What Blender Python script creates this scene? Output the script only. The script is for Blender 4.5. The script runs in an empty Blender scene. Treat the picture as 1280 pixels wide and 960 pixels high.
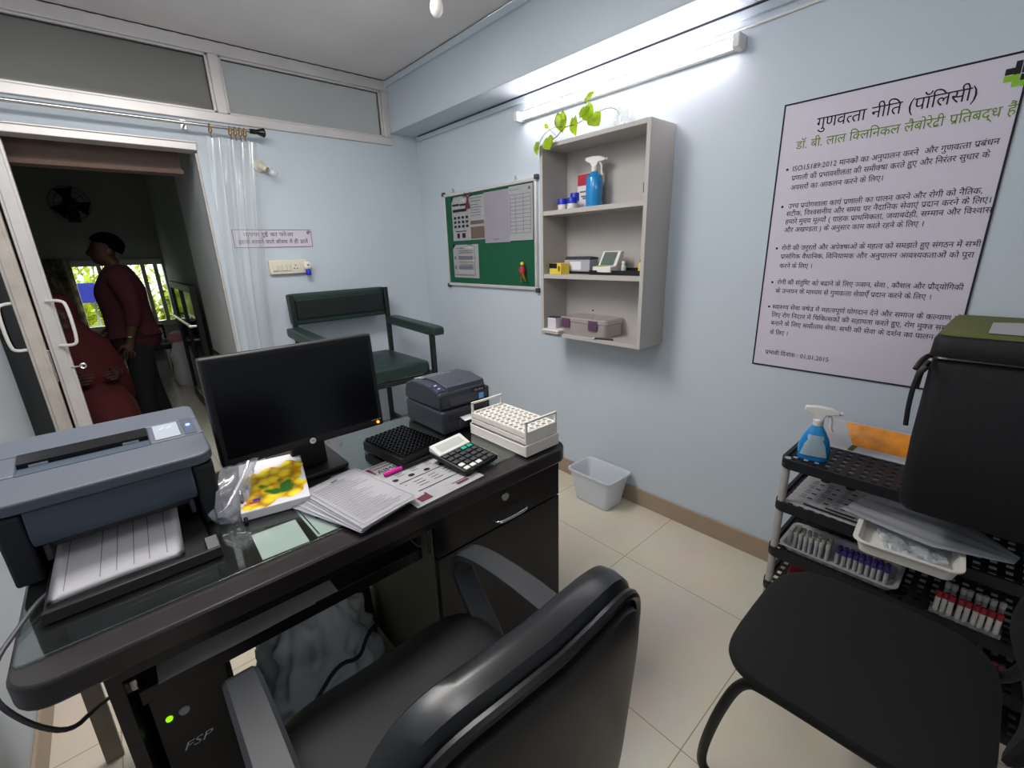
import bpy, bmesh, math, random
from mathutils import Vector, Matrix, noise
R = math.radians
rnd = random.Random(7)
SC = bpy.context.scene
COL = SC.collection

# ------------------------------------------------------------------ camera, world, light, exposure
cam_d = bpy.data.cameras.new('camera')
cam = bpy.data.objects.new('camera', cam_d)
COL.objects.link(cam)
SC.camera = cam
cam_d.sensor_fit = 'HORIZONTAL'
cam_d.sensor_width = 36.0
cam_d.lens = 559.45 / 1280 * 36.0
cam_d.clip_start = 0.02
_y, _p, _r = 0.723857, 0.291402, -0.0322609
_f = Vector((math.sin(_y) * math.cos(_p), math.cos(_y) * math.cos(_p), -math.sin(_p)))
_rt = Vector((math.cos(_y), -math.sin(_y), 0))
_up = _rt.cross(_f)
_rt2 = _rt * math.cos(_r) + _up * math.sin(_r)
_up2 = -_rt * math.sin(_r) + _up * math.cos(_r)
cam.matrix_world = Matrix(((_rt2.x, _up2.x, -_f.x, 0), (_rt2.y, _up2.y, -_f.y, 0), (_rt2.z, _up2.z, -_f.z, 1.39), (0, 0, 0, 1)))

world = bpy.data.worlds.new('sky')
SC.world = world
world.use_nodes = True
bg = world.node_tree.nodes['Background']
bg.inputs['Color'].default_value = (0.85, 0.93, 1.0, 1)
bg.inputs['Strength'].default_value = 3.6

sun_d = bpy.data.lights.new('sun', 'SUN')
sun_d.energy = 6.0
sun_d.angle = R(1)
sun = bpy.data.objects.new('sun', sun_d)
COL.objects.link(sun)
sun.rotation_euler = (R(-50), 0, R(-20))
sun.location = (0, 12, 6)

TUBE_STRENGTH = 27.0
lamp_d = bpy.data.lights.new('ceiling_fill_light', 'AREA')   # added ceiling fill light, brightens back wall and desk from out of view
lamp_d.shape = 'RECTANGLE'
lamp_d.size, lamp_d.size_y = 1.2, 0.5
lamp_d.energy = 40.0
lamp_d.color = (1.0, 0.97, 0.93)
lamp = bpy.data.objects.new('ceiling_fill_light', lamp_d)
COL.objects.link(lamp)
lamp.location = (0.25, 1.75, 2.505)
lamp.rotation_euler = (0, 0, 0)

lamp2_d = bpy.data.lights.new('rear_fill_light', 'AREA')     # weak fill light added on the unseen wall behind the camera
lamp2_d.shape = 'RECTANGLE'
lamp2_d.size, lamp2_d.size_y = 1.2, 0.08
lamp2_d.energy = 5.0
lamp2_d.color = (1.0, 0.97, 0.96)
lamp2 = bpy.data.objects.new('rear_fill_light', lamp2_d)
COL.objects.link(lamp2)
lamp2.location = (0.5, -1.42, 2.25)
lamp2.rotation_euler = (R(95), 0, 0)

desk_fill_d = bpy.data.lights.new('desk_fill_light', 'POINT')     # fill light added above the desk's near end to brighten ceiling and floor
desk_fill_d.energy = 11.0
desk_fill_d.shadow_soft_size = 0.14
desk_fill_d.color = (1.0, 0.98, 0.98)
desk_fill = bpy.data.objects.new('desk_fill_light', desk_fill_d)
COL.objects.link(desk_fill)
desk_fill.location = (0.10, 0.75, 2.2)

SC.view_settings.view_transform = 'Standard'
SC.view_settings.look = 'None'
SC.view_settings.gamma = 1.0
SC.view_settings.use_curve_mapping = False
SC.view_settings.exposure = 0.0

# ------------------------------------------------------------------ materials
def lin(h):
    h = h.lstrip('#')
    o = []
    for i in (0, 2, 4):
        c = int(h[i:i + 2], 16) / 255
        o.append(c / 12.92 if c <= 0.04045 else ((c + 0.055) / 1.055) ** 2.4)
    return (*o, 1)

def mat(name, col, rough=0.5, metal=0.0, var=0.0, vscale=8.0, bump=0.0, bscale=40.0, emit=None, es=0.0, alpha=1.0, trans=0.0, spec=0.5, coat=0.0, ior=1.45):
    m = bpy.data.materials.new(name)
    m.use_nodes = True
    nt = m.node_tree
    b = nt.nodes['Principled BSDF']
    b.inputs['Roughness'].default_value = rough
    b.inputs['Metallic'].default_value = metal
    b.inputs['Alpha'].default_value = alpha
    b.inputs['Transmission Weight'].default_value = trans
    b.inputs['Specular IOR Level'].default_value = spec
    b.inputs['Coat Weight'].default_value = coat
    b.inputs['IOR'].default_value = ior
    c = lin(col)
    b.inputs['Base Color'].default_value = c
    tc = nt.nodes.new('ShaderNodeTexCoord')
    if var:
        n = nt.nodes.new('ShaderNodeTexNoise')
        n.inputs['Scale'].default_value = vscale
        n.inputs['Detail'].default_value = 5
        nt.links.new(tc.outputs['Object'], n.inputs['Vector'])
        r = nt.nodes.new('ShaderNodeValToRGB')
        r.color_ramp.elements[0].position = 0.3
        r.color_ramp.elements[1].position = 0.7
        r.color_ramp.elements[0].color = (*[max(0, x * (1 - var)) for x in c[:3]], 1)
        r.color_ramp.elements[1].color = (*[min(1, x * (1 + var)) for x in c[:3]], 1)
        nt.links.new(n.outputs['Fac'], r.inputs['Fac'])
        nt.links.new(r.outputs['Color'], b.inputs['Base Color'])
    if bump:
        n2 = nt.nodes.new('ShaderNodeTexNoise')
        n2.inputs['Scale'].default_value = bscale
        n2.inputs['Detail'].default_value = 3
        nt.links.new(tc.outputs['Object'], n2.inputs['Vector'])
        bp = nt.nodes.new('ShaderNodeBump')
        bp.inputs['Strength'].default_value = bump
        bp.inputs['Distance'].default_value = 0.01
        nt.links.new(n2.outputs['Fac'], bp.inputs['Height'])
        nt.links.new(bp.outputs['Normal'], b.inputs['Normal'])
    if emit:
        b.inputs['Emission Color'].default_value = lin(emit)
        b.inputs['Emission Strength'].default_value = es
    return m

def schlick(nt, f0):
    """two-sided reflectance of a thin sheet"""
    lw = nt.nodes.new('ShaderNodeLayerWeight')
    lw.inputs['Blend'].default_value = 0.5
    pw = nt.nodes.new('ShaderNodeMath')
    pw.operation = 'POWER'
    pw.inputs[1].default_value = 5.0
    nt.links.new(lw.outputs['Facing'], pw.inputs[0])
    ma = nt.nodes.new('ShaderNodeMath')
    ma.operation = 'MULTIPLY_ADD'
    ma.inputs[1].default_value = 1 - f0
    ma.inputs[2].default_value = f0
    nt.links.new(pw.outputs[0], ma.inputs[0])
    return ma.outputs[0]

def sheer(name, col, opacity, rough=0.12, gloss=0.25):
    """thin clear film: mostly see-through, a little milky, with sharp highlights"""
    m = bpy.data.materials.new(name)
    m.use_nodes = True
    nt = m.node_tree
    nt.nodes.clear()
    o = nt.nodes.new('ShaderNodeOutputMaterial')
    t = nt.nodes.new('ShaderNodeBsdfTransparent')
    d = nt.nodes.new('ShaderNodeBsdfPrincipled')
    d.inputs['Base Color'].default_value = lin(col)
    d.inputs['Roughness'].default_value = rough
    d.inputs['Specular IOR Level'].default_value = 0.9
    g = nt.nodes.new('ShaderNodeBsdfGlossy')
    g.inputs['Roughness'].default_value = rough
    mx = nt.nodes.new('ShaderNodeMixShader')
    mx.inputs[0].default_value = opacity
    nt.links.new(t.outputs[0], mx.inputs[1])
    nt.links.new(d.outputs[0], mx.inputs[2])
    mx2 = nt.nodes.new('ShaderNodeMixShader')
    nt.links.new(schlick(nt, 0.04 + gloss * 0.08), mx2.inputs[0])
    nt.links.new(mx.outputs[0], mx2.inputs[1])
    nt.links.new(g.outputs[0], mx2.inputs[2])
    nt.links.new(mx2.outputs[0], o.inputs[0])
    return m

M = {}
M['wall'] = mat('pale_blue_paint', '#bfc9d2', 0.55, var=0.03, vscale=1.5, bump=0.12, bscale=9)
M['ceiling'] = mat('ceiling_paint', '#dedad9', 0.8, var=0.05, vscale=2.0)
M['corridor'] = mat('corridor_paint', '#a5aaa8', 0.8, var=0.05, vscale=2)
M['pillar'] = mat('lit_pillar_paint', '#ccd0cd', 0.7, var=0.04, vscale=2)  # lighter than the corridor paint to stand for room light on the pillar
M['dado'] = mat('beige_dado_tile', '#d2bf9a', 0.35, var=0.05, vscale=4)
M['dark_strip'] = mat('dark_strip', '#3b3634', 0.5)
M['alu'] = mat('white_aluminium', '#cfcbc9', 0.35, 0.25, var=0.05, vscale=6)
M['alu_dirty'] = mat('worn_aluminium', '#bcb4ac', 0.45, 0.1, var=0.12, vscale=9)
M['steel'] = mat('steel', '#c9c9c9', 0.25, 1.0)
M['bright_steel'] = mat('bright_steel', '#d8d8da', 0.3, 0.5)
M['chrome'] = mat('chrome', '#e4e4e4', 0.12, 1.0)
M['espresso'] = mat('espresso_laminate', '#151215', 0.32, var=0.18, vscale=14)
M['espresso_top'] = mat('espresso_top_laminate', '#2a2526', 0.28, var=0.2, vscale=16)
M['black_gloss'] = mat('black_gloss', '#0d0d10', 0.25)
M['black'] = mat('black_plastic', '#121214', 0.45)
M['black_matte'] = mat('black_matte', '#0e0e10', 0.75)
M['fabric_black'] = mat('black_fabric', '#0c0e0d', 0.9, bump=0.2, bscale=400)
M['leather'] = mat('black_leatherette', '#131417', 0.30, bump=0.015, bscale=300, spec=0.6)
M['leather_shaded'] = mat('black_leatherette_shaded', '#0f1012', 0.55, spec=0.35)  # seat copy of the leatherette, darkened and dulled to stand for shade
M['leather_back'] = mat('black_leatherette_back', '#17181a', 0.38, bump=0.05, bscale=260)
M['arm_plastic'] = mat('dark_grey_plastic', '#2c2e31', 0.48)
M['green_leather'] = mat('dark_green_leatherette', '#20332f', 0.38, var=0.08, vscale=10, bump=0.06, bscale=180)
M['green_frame'] = mat('dark_green_frame', '#141d1c', 0.45)
M['white'] = mat('white_plastic', '#dedbd6', 0.4)
M['cream'] = mat('cream_plastic', '#d9d4c0', 0.4)
M['paper'] = mat('white_paper', '#dcdade', 0.85)
M['paper_grey'] = mat('greyish_paper', '#c2c4cc', 0.85)
M['ink'] = mat('black_ink', '#1b1a1f', 0.8)
M['ink_grey'] = mat('grey_ink', '#6f6c78', 0.8)
M['ink_green'] = mat('olive_green_ink', '#6f8a22', 0.8)
M['ink_maroon'] = mat('maroon_ink', '#5c2630', 0.8)
M['lavender'] = mat('lavender_white_print', '#cdc6d3', 0.5)
M['printer_grey'] = mat('printer_grey', '#525863', 0.45)
M['printer_dark'] = mat('printer_slate', '#434e5b', 0.45)
M['printer_body'] = mat('printer_charcoal', '#15181f', 0.5)
M['label_body'] = mat('label_printer_grey', '#2f323b', 0.42)
M['label_lid'] = mat('label_printer_lid_grey', '#3f424b', 0.38)
M['screen'] = mat('screen_off', '#0b0c11', 0.18)
M['led_blue'] = mat('blue_led', '#4a6cff', 0.4, emit='#5a7dff', es=6)
M['led_orange'] = mat('orange_led', '#ff7a1e', 0.4, emit='#ff6a10', es=8)
M['led_green'] = mat('green_led', '#a4e020', 0.4, emit='#7ec800', es=1.6)
M['grey_shelf'] = mat('cabinet_grey_laminate', '#b3aea9', 0.5, var=0.03, vscale=5)
M['felt'] = mat('green_felt', '#11553a', 0.95, bump=0.2, bscale=300)
M['leaf'] = mat('pothos_leaf', '#a9c22c', 0.4, var=0.25, vscale=30)
M['stem'] = mat('vine_stem', '#6b7a3c', 0.6)
M['blue_liquid'] = mat('blue_liquid', '#1c86c8', 0.15, spec=0.6, coat=0.4)
M['light_blue_label'] = mat('pale_label', '#cfe4ea', 0.5)
M['cap_blue'] = mat('blue_cap', '#1a2fb0', 0.4)
M['red'] = mat('red_print', '#b02c3c', 0.5)
M['yellow'] = mat('yellow_card', '#e0c64a', 0.5)
M['grey_box'] = mat('grey_card', '#a7a7b0', 0.6)
M['dark_grey'] = mat('dark_grey', '#3b3c40', 0.5)
M['lcd'] = mat('lcd_grey', '#5f6b64', 0.3)
M['lime'] = mat('lime_print', '#a6c94a', 0.5)
M['clear'] = sheer('clear_plastic', '#e6ecee', 0.16)
M['milky'] = sheer('milky_plastic', '#d6dde2', 0.6, rough=0.3)
M['curtain'] = sheer('clear_vinyl', '#dde4e2', 0.20, rough=0.16, gloss=0.35)
M['bag_film'] = sheer('bag_film', '#dadbe6', 0.36, rough=0.12, gloss=0.5)
M['box_film'] = sheer('clear_box_plastic', '#c9bcb8', 0.5, rough=0.2)
M['gold'] = mat('brass', '#b8862c', 0.3, 0.9)
M['bin'] = sheer('translucent_white_plastic', '#dfe3ec', 0.68, rough=0.35)
M['bulb'] = mat('opal_bulb', '#e8e6e0', 0.25)
M['clear_bulb'] = sheer('clear_bulb_glass', '#dfe6e6', 0.25, rough=0.08)
M['tube'] = mat('fluorescent_tube', '#ffffff', 0.4, emit='#fff6fb', es=TUBE_STRENGTH)
M['pink'] = mat('pink_marker', '#d8249a', 0.4)
M['teal'] = mat('teal_key', '#1fa488', 0.4)
M['olive'] = mat('olive_canvas', '#565a2a', 0.85, bump=0.2, bscale=300)
M['bag_black'] = mat('black_nylon', '#0c0c11', 0.7, bump=0.15, bscale=250)
M['rack_black'] = mat('rack_black_plastic', '#141519', 0.5)
M['rack_grey'] = mat('rack_grey_post', '#a6a19d', 0.4)
M['rack_white'] = mat('rack_white_plastic', '#e4dfd7', 0.45)
M['vial'] = mat('vial_grey', '#a9a8ac', 0.35)
M['purple'] = mat('purple_cap', '#3d2a6e', 0.4)
M['red_cap'] = mat('red_cap', '#a02530', 0.4)
M['orange'] = mat('orange_print', '#dd8a22', 0.45, var=0.35, vscale=22)
M['cloth'] = mat('grey_blue_cloth', '#bcc5ca', 0.9, var=0.1, vscale=6)
M['cloth_dark'] = mat('dark_cloth', '#2a2c33', 0.9)
M['brown'] = mat('brown_board', '#6a564c', 0.7, var=0.15, vscale=7)
M['skin'] = mat('skin', '#40271c', 0.6)
M['hair'] = mat('black_hair', '#060505', 0.95, spec=0.1)
M['shirt'] = mat('maroon_shirt', '#360a18', 0.9)
M['trousers'] = mat('black_trousers', '#0c0b10', 0.9)
M['sari'] = mat('red_sari', '#430909', 0.85, var=0.2, vscale=10)
M['foliage'] = mat('bush_leaves', '#b9bf2c', 0.7, var=0.35, vscale=3)
M['ground'] = mat('pale_ground', '#b9b2a2', 0.9)
M['blue_sign'] = mat('blue_violet_sheet', '#3d40b8', 0.6)
M['floral'] = mat('floral_curtain', '#8d8775', 0.95, var=0.65, vscale=14)

def glass_mat(name, tint, refl, rough=0.03):
    m = bpy.data.materials.new(name)
    m.use_nodes = True
    nt = m.node_tree
    nt.nodes.clear()
    o = nt.nodes.new('ShaderNodeOutputMaterial')
    t = nt.nodes.new('ShaderNodeBsdfTransparent')
    t.inputs[0].default_value = lin(tint)
    g = nt.nodes.new('ShaderNodeBsdfGlossy')
    g.inputs['Roughness'].default_value = rough
    mx = nt.nodes.new('ShaderNodeMixShader')
    mx.inputs[0].default_value = refl
    nt.links.new(t.outputs[0], mx.inputs[1])
    nt.links.new(g.outputs[0], mx.inputs[2])
    nt.links.new(mx.outputs[0], o.inputs[0])
    return m
M['transom_glass'] = sheer('grey_reflection_glass', '#7b7b76', 0.82, rough=0.06, gloss=0.0)  # diffuse grey stands for the ceiling and beam reflected in the panes
M['green_glass'] = glass_mat('green_tinted_glass', '#2f5a54', 0.10, 0.05)
M['window_glass'] = glass_mat('window_glass', '#eef4f0', 0.05, 0.02)
M['black_glass'] = mat('black_door_glass', '#0c0a0a', 0.08, spec=0.7)

def desk_glass_mat():
    m = bpy.data.materials.new('desk_glass')
    m.use_nodes = True
    nt = m.node_tree
    nt.nodes.clear()
    o = nt.nodes.new('ShaderNodeOutputMaterial')
    t = nt.nodes.new('ShaderNodeBsdfTransparent')
    t.inputs[0].default_value = lin('#f3faf6')
    g = nt.nodes.new('ShaderNodeBsdfGlossy')
    g.inputs['Roughness'].default_value = 0.05
    mx = nt.nodes.new('ShaderNodeMixShader')
    nt.links.new(schlick(nt, 0.15), mx.inputs[0])
    nt.links.new(t.outputs[0], mx.inputs[1])
    nt.links.new(g.outputs[0], mx.inputs[2])
    nt.links.new(mx.outputs[0], o.inputs[0])
    return m
M['desk_glass'] = desk_glass_mat()

def tile_mat():
    m = mat('cream_floor_tiles', '#b8a98f', 0.16, spec=0.5)
    nt = m.node_tree
    b = nt.nodes['Principled BSDF']
    tc = nt.nodes.new('ShaderNodeTexCoord')
    mp = nt.nodes.new('ShaderNodeMapping')
    mp.inputs['Location'].default_value = (-0.95, -0.395, 0)
    br = nt.nodes.new('ShaderNodeTexBrick')
    br.offset = 0.0
    br.inputs['Scale'].default_value = 1.0
    br.inputs['Brick Width'].default_value = 0.6
    br.inputs['Row Height'].default_value = 0.6
    br.inputs['Mortar Size'].default_value = 0.0016
    br.inputs['Color1'].default_value = lin('#d9cfbe')
    br.inputs['Color2'].default_value = lin('#d6ccbb')
    br.inputs['Mortar'].default_value = lin('#9d8f77')
    n = nt.nodes.new('ShaderNodeTexNoise')
    n.inputs['Scale'].default_value = 5
    n.inputs['Detail'].default_value = 6
    mx = nt.nodes.new('ShaderNodeMixRGB')
    mx.blend_type = 'MULTIPLY'
    mx.inputs[0].default_value = 0.22
    nt.links.new(tc.outputs['Object'], mp.inputs[0])
    nt.links.new(mp.outputs[0], br.inputs['Vector'])
    nt.links.new(tc.outputs['Object'], n.inputs['Vector'])
    nt.links.new(br.outputs['Color'], mx.inputs[1])
    nt.links.new(n.outputs['Color'], mx.inputs[2])
    nt.links.new(mx.outputs[0], b.inputs['Base Color'])
    return m
M['tiles'] = tile_mat()
M['skirting'] = mat('skirting_tile', '#9c8a76', 0.3, var=0.06, vscale=6)

def fruit_mat():
    """printed photo of yellow fruit on white card, with a few green and red patches"""
    m = mat('yellow_fruit_print', '#e8d21c', 0.4)
    nt = m.node_tree
    b = nt.nodes['Principled BSDF']
    tc = nt.nodes.new('ShaderNodeTexCoord')
    v = nt.nodes.new('ShaderNodeTexVoronoi')
    v.inputs['Scale'].default_value = 36
    r = nt.nodes.new('ShaderNodeValToRGB')
    e = r.color_ramp.elements
    e[0].position, e[0].color = 0.0, lin('#fff04a')
    e[1].position, e[1].color = 0.95, lin('#6a7d10')
    k = e.new(0.45); k.color = lin('#f2d512')
    k = e.new(0.72); k.color = lin('#c98a12')
    n = nt.nodes.new('ShaderNodeTexNoise')
    n.inputs['Scale'].default_value = 14
    r2 = nt.nodes.new('ShaderNodeValToRGB')
    r2.color_ramp.elements[0].position = 0.60
    r2.color_ramp.elements[1].position = 0.66
    mx = nt.nodes.new('ShaderNodeMixRGB')
    mx.inputs[2].default_value = lin('#2f6b1a')
    nt.links.new(tc.outputs['Object'], v.inputs['Vector'])
    nt.links.new(tc.outputs['Object'], n.inputs['Vector'])
    nt.links.new(v.outputs['Distance'], r.inputs[0])
    nt.links.new(n.outputs[0], r2.inputs[0])
    nt.links.new(r2.outputs[0], mx.inputs[0])
    nt.links.new(r.outputs[0], mx.inputs[1])
    nt.links.new(mx.outputs[0], b.inputs['Base Color'])
    return m
M['fruit'] = fruit_mat()

# ------------------------------------------------------------------ mesh builder
class MB:
    def __init__(s):
        s.bm = bmesh.new()
    def _faces(s, vs, fs, mi):
        bv = [s.bm.verts.new(v) for v in vs]
        for f in fs:
            try:
                fc = s.bm.faces.new([bv[i] for i in f])
                fc.material_index = mi
            except ValueError:
                pass
        return bv
    def box(s, x0, x1, y0, y1, z0, z1, mi=0, rot=None, piv=None):
        vs = [Vector((x, y, z)) for x in (x0, x1) for y in (y0, y1) for z in (z0, z1)]
        if rot is not None:
            piv = Vector(piv) if piv is not None else Vector(((x0 + x1) / 2, (y0 + y1) / 2, (z0 + z1) / 2))
            vs = [piv + rot @ (v - piv) for v in vs]
        s._faces(vs, [(0, 1, 3, 2), (4, 6, 7, 5), (0, 4, 5, 1), (2, 3, 7, 6), (0, 2, 6, 4), (1, 5, 7, 3)], mi)
        return s
    def rings(s, rings, mi=0, cap=True, closed=False):
        n = len(rings[0])
        allv = [[s.bm.verts.new(p) for p in r] for r in rings]
        m = len(allv)
        for i in range(m if closed else m - 1):
            a, b = allv[i], allv[(i + 1) % m]
            for j in range(n):
                f = s.bm.faces.new([a[j], a[(j + 1) % n], b[(j + 1) % n], b[j]])
                f.material_index = mi
        if cap and not closed:
            for r in (allv[0][::-1], allv[-1]):
                try:
                    f = s.bm.faces.new(r)
                    f.material_index = mi
                except ValueError:
                    pass
        return s
    def tube(s, pts, r, n=10, mi=0, closed=False, cap=True, flat=1.0):
        pts = [Vector(p) for p in pts]
        m = len(pts)
        rs = r if isinstance(r, (list, tuple)) else [r] * m
        out = []
        t0 = None
        for i in range(m):
            a = pts[i - 1] if (i > 0 or closed) else pts[i]
            b = pts[(i + 1) % m] if (i < m - 1 or closed) else pts[i]
            t = (b - a).normalized()
            if t0 is None:
                up = Vector((0, 0, 1)) if abs(t.z) < 0.9 else Vector((1, 0, 0))
                u = t.cross(up).normalized()
            else:
                q = t0.rotation_difference(t)
                u = (q @ u).normalized()
            w = t.cross(u)
            t0 = t
            out.append([pts[i] + (u * math.cos(2 * math.pi * k / n) + w * math.sin(2 * math.pi * k / n) * flat) * rs[i] for k in range(n)])
        return s.rings(out, mi, cap, closed)
    def cyl(s, p0, p1, r0, r1=None, n=20, mi=0):
        return s.tube([p0, p1], [r0, r0 if r1 is None else r1], n, mi)
    def lathe(s, prof, o=(0, 0, 0), n=24, mi=0, cap=True, mtx=None):
        o = Vector(o)
        rr = []
        for r, z in prof:
            ring = []
            for k in range(n):
                p = Vector((r * math.cos(2 * math.pi * k / n), r * math.sin(2 * math.pi * k / n), z))
                if mtx is not None:
                    p = mtx @ p
                ring.append(o + p)
            rr.append(ring)
        return s.rings(rr, mi, cap)
    def prism(s, poly, a, b, axis='z', mi=0):
        def P(u, v, h):
            return {'z': (u, v, h), 'x': (h, u, v), 'y': (u, h, v)}[axis]
        s.rings([[Vector(P(u, v, a)) for u, v in poly], [Vector(P(u, v, b)) for u, v in poly]], mi)
        return s
    def quad(s, pts, mi=0):
        s._faces([Vector(p) for p in pts], [tuple(range(len(pts)))], mi)
        return s
    def grid(s, fn, nu, nv, mi=0, thick=0.0):
        vs = [[s.bm.verts.new(fn(i / nu, j / nv)) for j in range(nv + 1)] for i in range(nu + 1)]
        fs = []
        for i in range(nu):
            for j in range(nv):
                f = s.bm.faces.new([vs[i][j], vs[i + 1][j], vs[i + 1][j + 1], vs[i][j + 1]])
                f.material_index = mi
                fs.append(f)
        if thick:
            bmesh.ops.solidify(s.bm, geom=fs, thickness=thick)
        return s
    def pad(s, w, d, t, p=4.0, q=3.0, rings=9, seg=56, mi=0, fn=None):
        """cushion in the xy plane: superellipse outline w x d, thickness t, soft edge"""
        def pos(r, a, sg):
            c, si = math.cos(a), math.sin(a)
            x = w / 2 * r * math.copysign(abs(c) ** (2 / p), c)
            y = d / 2 * r * math.copysign(abs(si) ** (2 / p), si)
            z = sg * t / 2 * max(0.0, 1 - r ** q) ** (1 / q)
            v = Vector((x, y, z))
            return fn(v) if fn else v
        rad = [math.sin(math.pi / 2 * (k + 1) / rings) for k in range(rings)]
        top = [[s.bm.verts.new(pos(r, 2 * math.pi * k / seg, 1)) for k in range(seg)] for r in rad]
        bot = [[s.bm.verts.new(pos(r, 2 * math.pi * k / seg, -1)) for k in range(seg)] for r in rad[:-1]] + [top[-1]]
        for L, flip in ((top, False), (bot, True)):
            c = s.bm.verts.new(pos(0, 0, -1 if flip else 1))
            for k in range(seg):
                tri = [c, L[0][k], L[0][(k + 1) % seg]]
                f = s.bm.faces.new(tri[::-1] if flip else tri)
                f.material_index = mi
            for i in range(rings - 1):
                for k in range(seg):
                    qd = [L[i][k], L[i + 1][k], L[i + 1][(k + 1) % seg], L[i][(k + 1) % seg]]
                    try:
                        f = s.bm.faces.new(qd[::-1] if flip else qd)
                        f.material_index = mi
                    except ValueError:
                        pass
        return s
    def build(s, name, mats, parent=None, loc=(0, 0, 0), rz=0.0, bevel=0.0, smooth=40, seg=2, rot=None):
        bmesh.ops.recalc_face_normals(s.bm, faces=s.bm.faces[:])
        me = bpy.data.meshes.new(name)
        s.bm.to_mesh(me)
        s.bm.free()
        for m in (mats if isinstance(mats, (list, tuple)) else [mats]):
            me.materials.append(M[m] if isinstance(m, str) else m)
        if smooth:
            me.shade_smooth()
            me.set_sharp_from_angle(angle=R(smooth))
        o = bpy.data.objects.new(name, me)
        COL.objects.link(o)
        o.location = loc
        o.rotation_euler = rot if rot else (0, 0, rz)
        if parent:
            o.parent = parent
        if bevel:
            b = o.modifiers.new('bevel', 'BEVEL')
            b.width = bevel
            b.segments = seg
            b.limit_method = 'ANGLE'
            b.angle_limit = R(35)
        return o

def tag(o, label=None, cat=None, group=None, kind=None):
    if label: o['label'] = label
    if cat: o['category'] = cat
    if group: o['group'] = group
    if kind: o['kind'] = kind
    return o

def thing(name, label, cat, loc=(0, 0, 0), rz=0.0, group=None, kind=None):
    o = bpy.data.objects.new(name, None)
    o.empty_display_size = 0.05
    COL.objects.link(o)
    o.location = loc
    o.rotation_euler = (0, 0, rz)
    return tag(o, label, cat, group, kind)

def dup(o, loc=None, rz=None, label=None, group=None, parent=None):
    c = o.copy()
    COL.objects.link(c)
    if parent is not None: c.parent = parent
    if loc is not None: c.location = loc
    if rz is not None: c.rotation_euler = (0, 0, rz)
    if label: c['label'] = label
    if group: c['group'] = group
    for ch in list(o.children):
        dup(ch, parent=c)
    return c

def rrect(x0, x1, y0, y1, r, n=5, corners=(1, 1, 1, 1)):
    """rounded rectangle outline; corners in order x1y1, x0y1, x0y0, x1y0"""
    out = []
    for (cx, cy, a0), c in zip(((x1, y1, 0), (x0, y1, 90), (x0, y0, 180), (x1, y0, 270)), corners):
        if not c:
            out.append((cx, cy))
            continue
        ox = cx - r if cx == x1 else cx + r
        oy = cy - r if cy == y1 else cy + r
        for k in range(n + 1):
            a = R(a0 + 90 * k / n)
            out.append((ox + r * math.cos(a), oy + r * math.sin(a)))
    return out

def arc(c, r, a0, a1, n=6):
    return [(c[0] + r * math.cos(R(a0 + (a1 - a0) * k / n)), c[1] + r * math.sin(R(a0 + (a1 - a0) * k / n))) for k in range(n + 1)]

def smooth_path(pts, it=2):
    pts = [Vector(p) for p in pts]
    for _ in range(it):
        q = [pts[0]]
        for a, b in zip(pts, pts[1:]):
            q += [a * 0.75 + b * 0.25, a * 0.25 + b * 0.75]
        pts = q + [pts[-1]]
    return pts

def struct(o):
    o['kind'] = 'structure'
    return o

# ------------------------------------------------------------------ lettering (Latin and Devanagari outlines)
_G = {}
def _raw(sx):
    c = bpy.data.curves.new('g', 'FONT')
    c.body = sx
    c.size = 1.0
    c.resolution_u = 2
    o = bpy.data.objects.new('g', c)
    COL.objects.link(o)
    dg = bpy.context.evaluated_depsgraph_get()
    e = o.evaluated_get(dg)
    m = e.to_mesh()
    vs = [(v.co.x, v.co.y) for v in m.vertices]
    fs = [tuple(p.vertices) for p in m.polygons]
    e.to_mesh_clear()
    bpy.data.objects.remove(o)
    bpy.data.curves.remove(c)
    return vs, fs
def glyph(ch):
    if ch not in _G:
        vs, fs = _raw(ch)
        v2, _ = _raw(ch + '|')
        v3, _ = _raw('|')
        adv = max(p[0] for p in v2) - max(p[0] for p in v3)
        if not vs:
            adv = adv or 0.26
        _G[ch] = (vs, fs, 0.262 if ch == '\u093f' else adv)
    return _G[ch]
def half(ch):
    k = ('half', ch)
    if k in _G:
        return _G[k]
    vs, fs, adv = glyph(ch)
    cut = adv * (0.80 if ch in 'कफ' else 0.0) or max(p[0] for p in vs) - 0.26
    b = bmesh.new()
    bv = [b.verts.new((x, y, 0)) for x, y in vs]
    for f in fs:
        try: b.faces.new([bv[i] for i in f])
        except ValueError: pass
    bmesh.ops.bisect_plane(b, geom=b.verts[:] + b.edges[:] + b.faces[:], plane_co=(cut, 0, 0), plane_no=(1, 0, 0), clear_outer=True)
    b.verts.index_update()
    r = ([(v.co.x, v.co.y) for v in b.verts], [tuple(v.index for v in f.verts) for f in b.faces], cut)
    b.free()
    _G[k] = r
    return r
CONS = set(chr(c) for c in range(0x915, 0x93A)) | {'ड़', 'ढ़'}
NOHALF = set('टठडढदहङछर')
VIR, IM = '\u094d', '\u093f'
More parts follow.
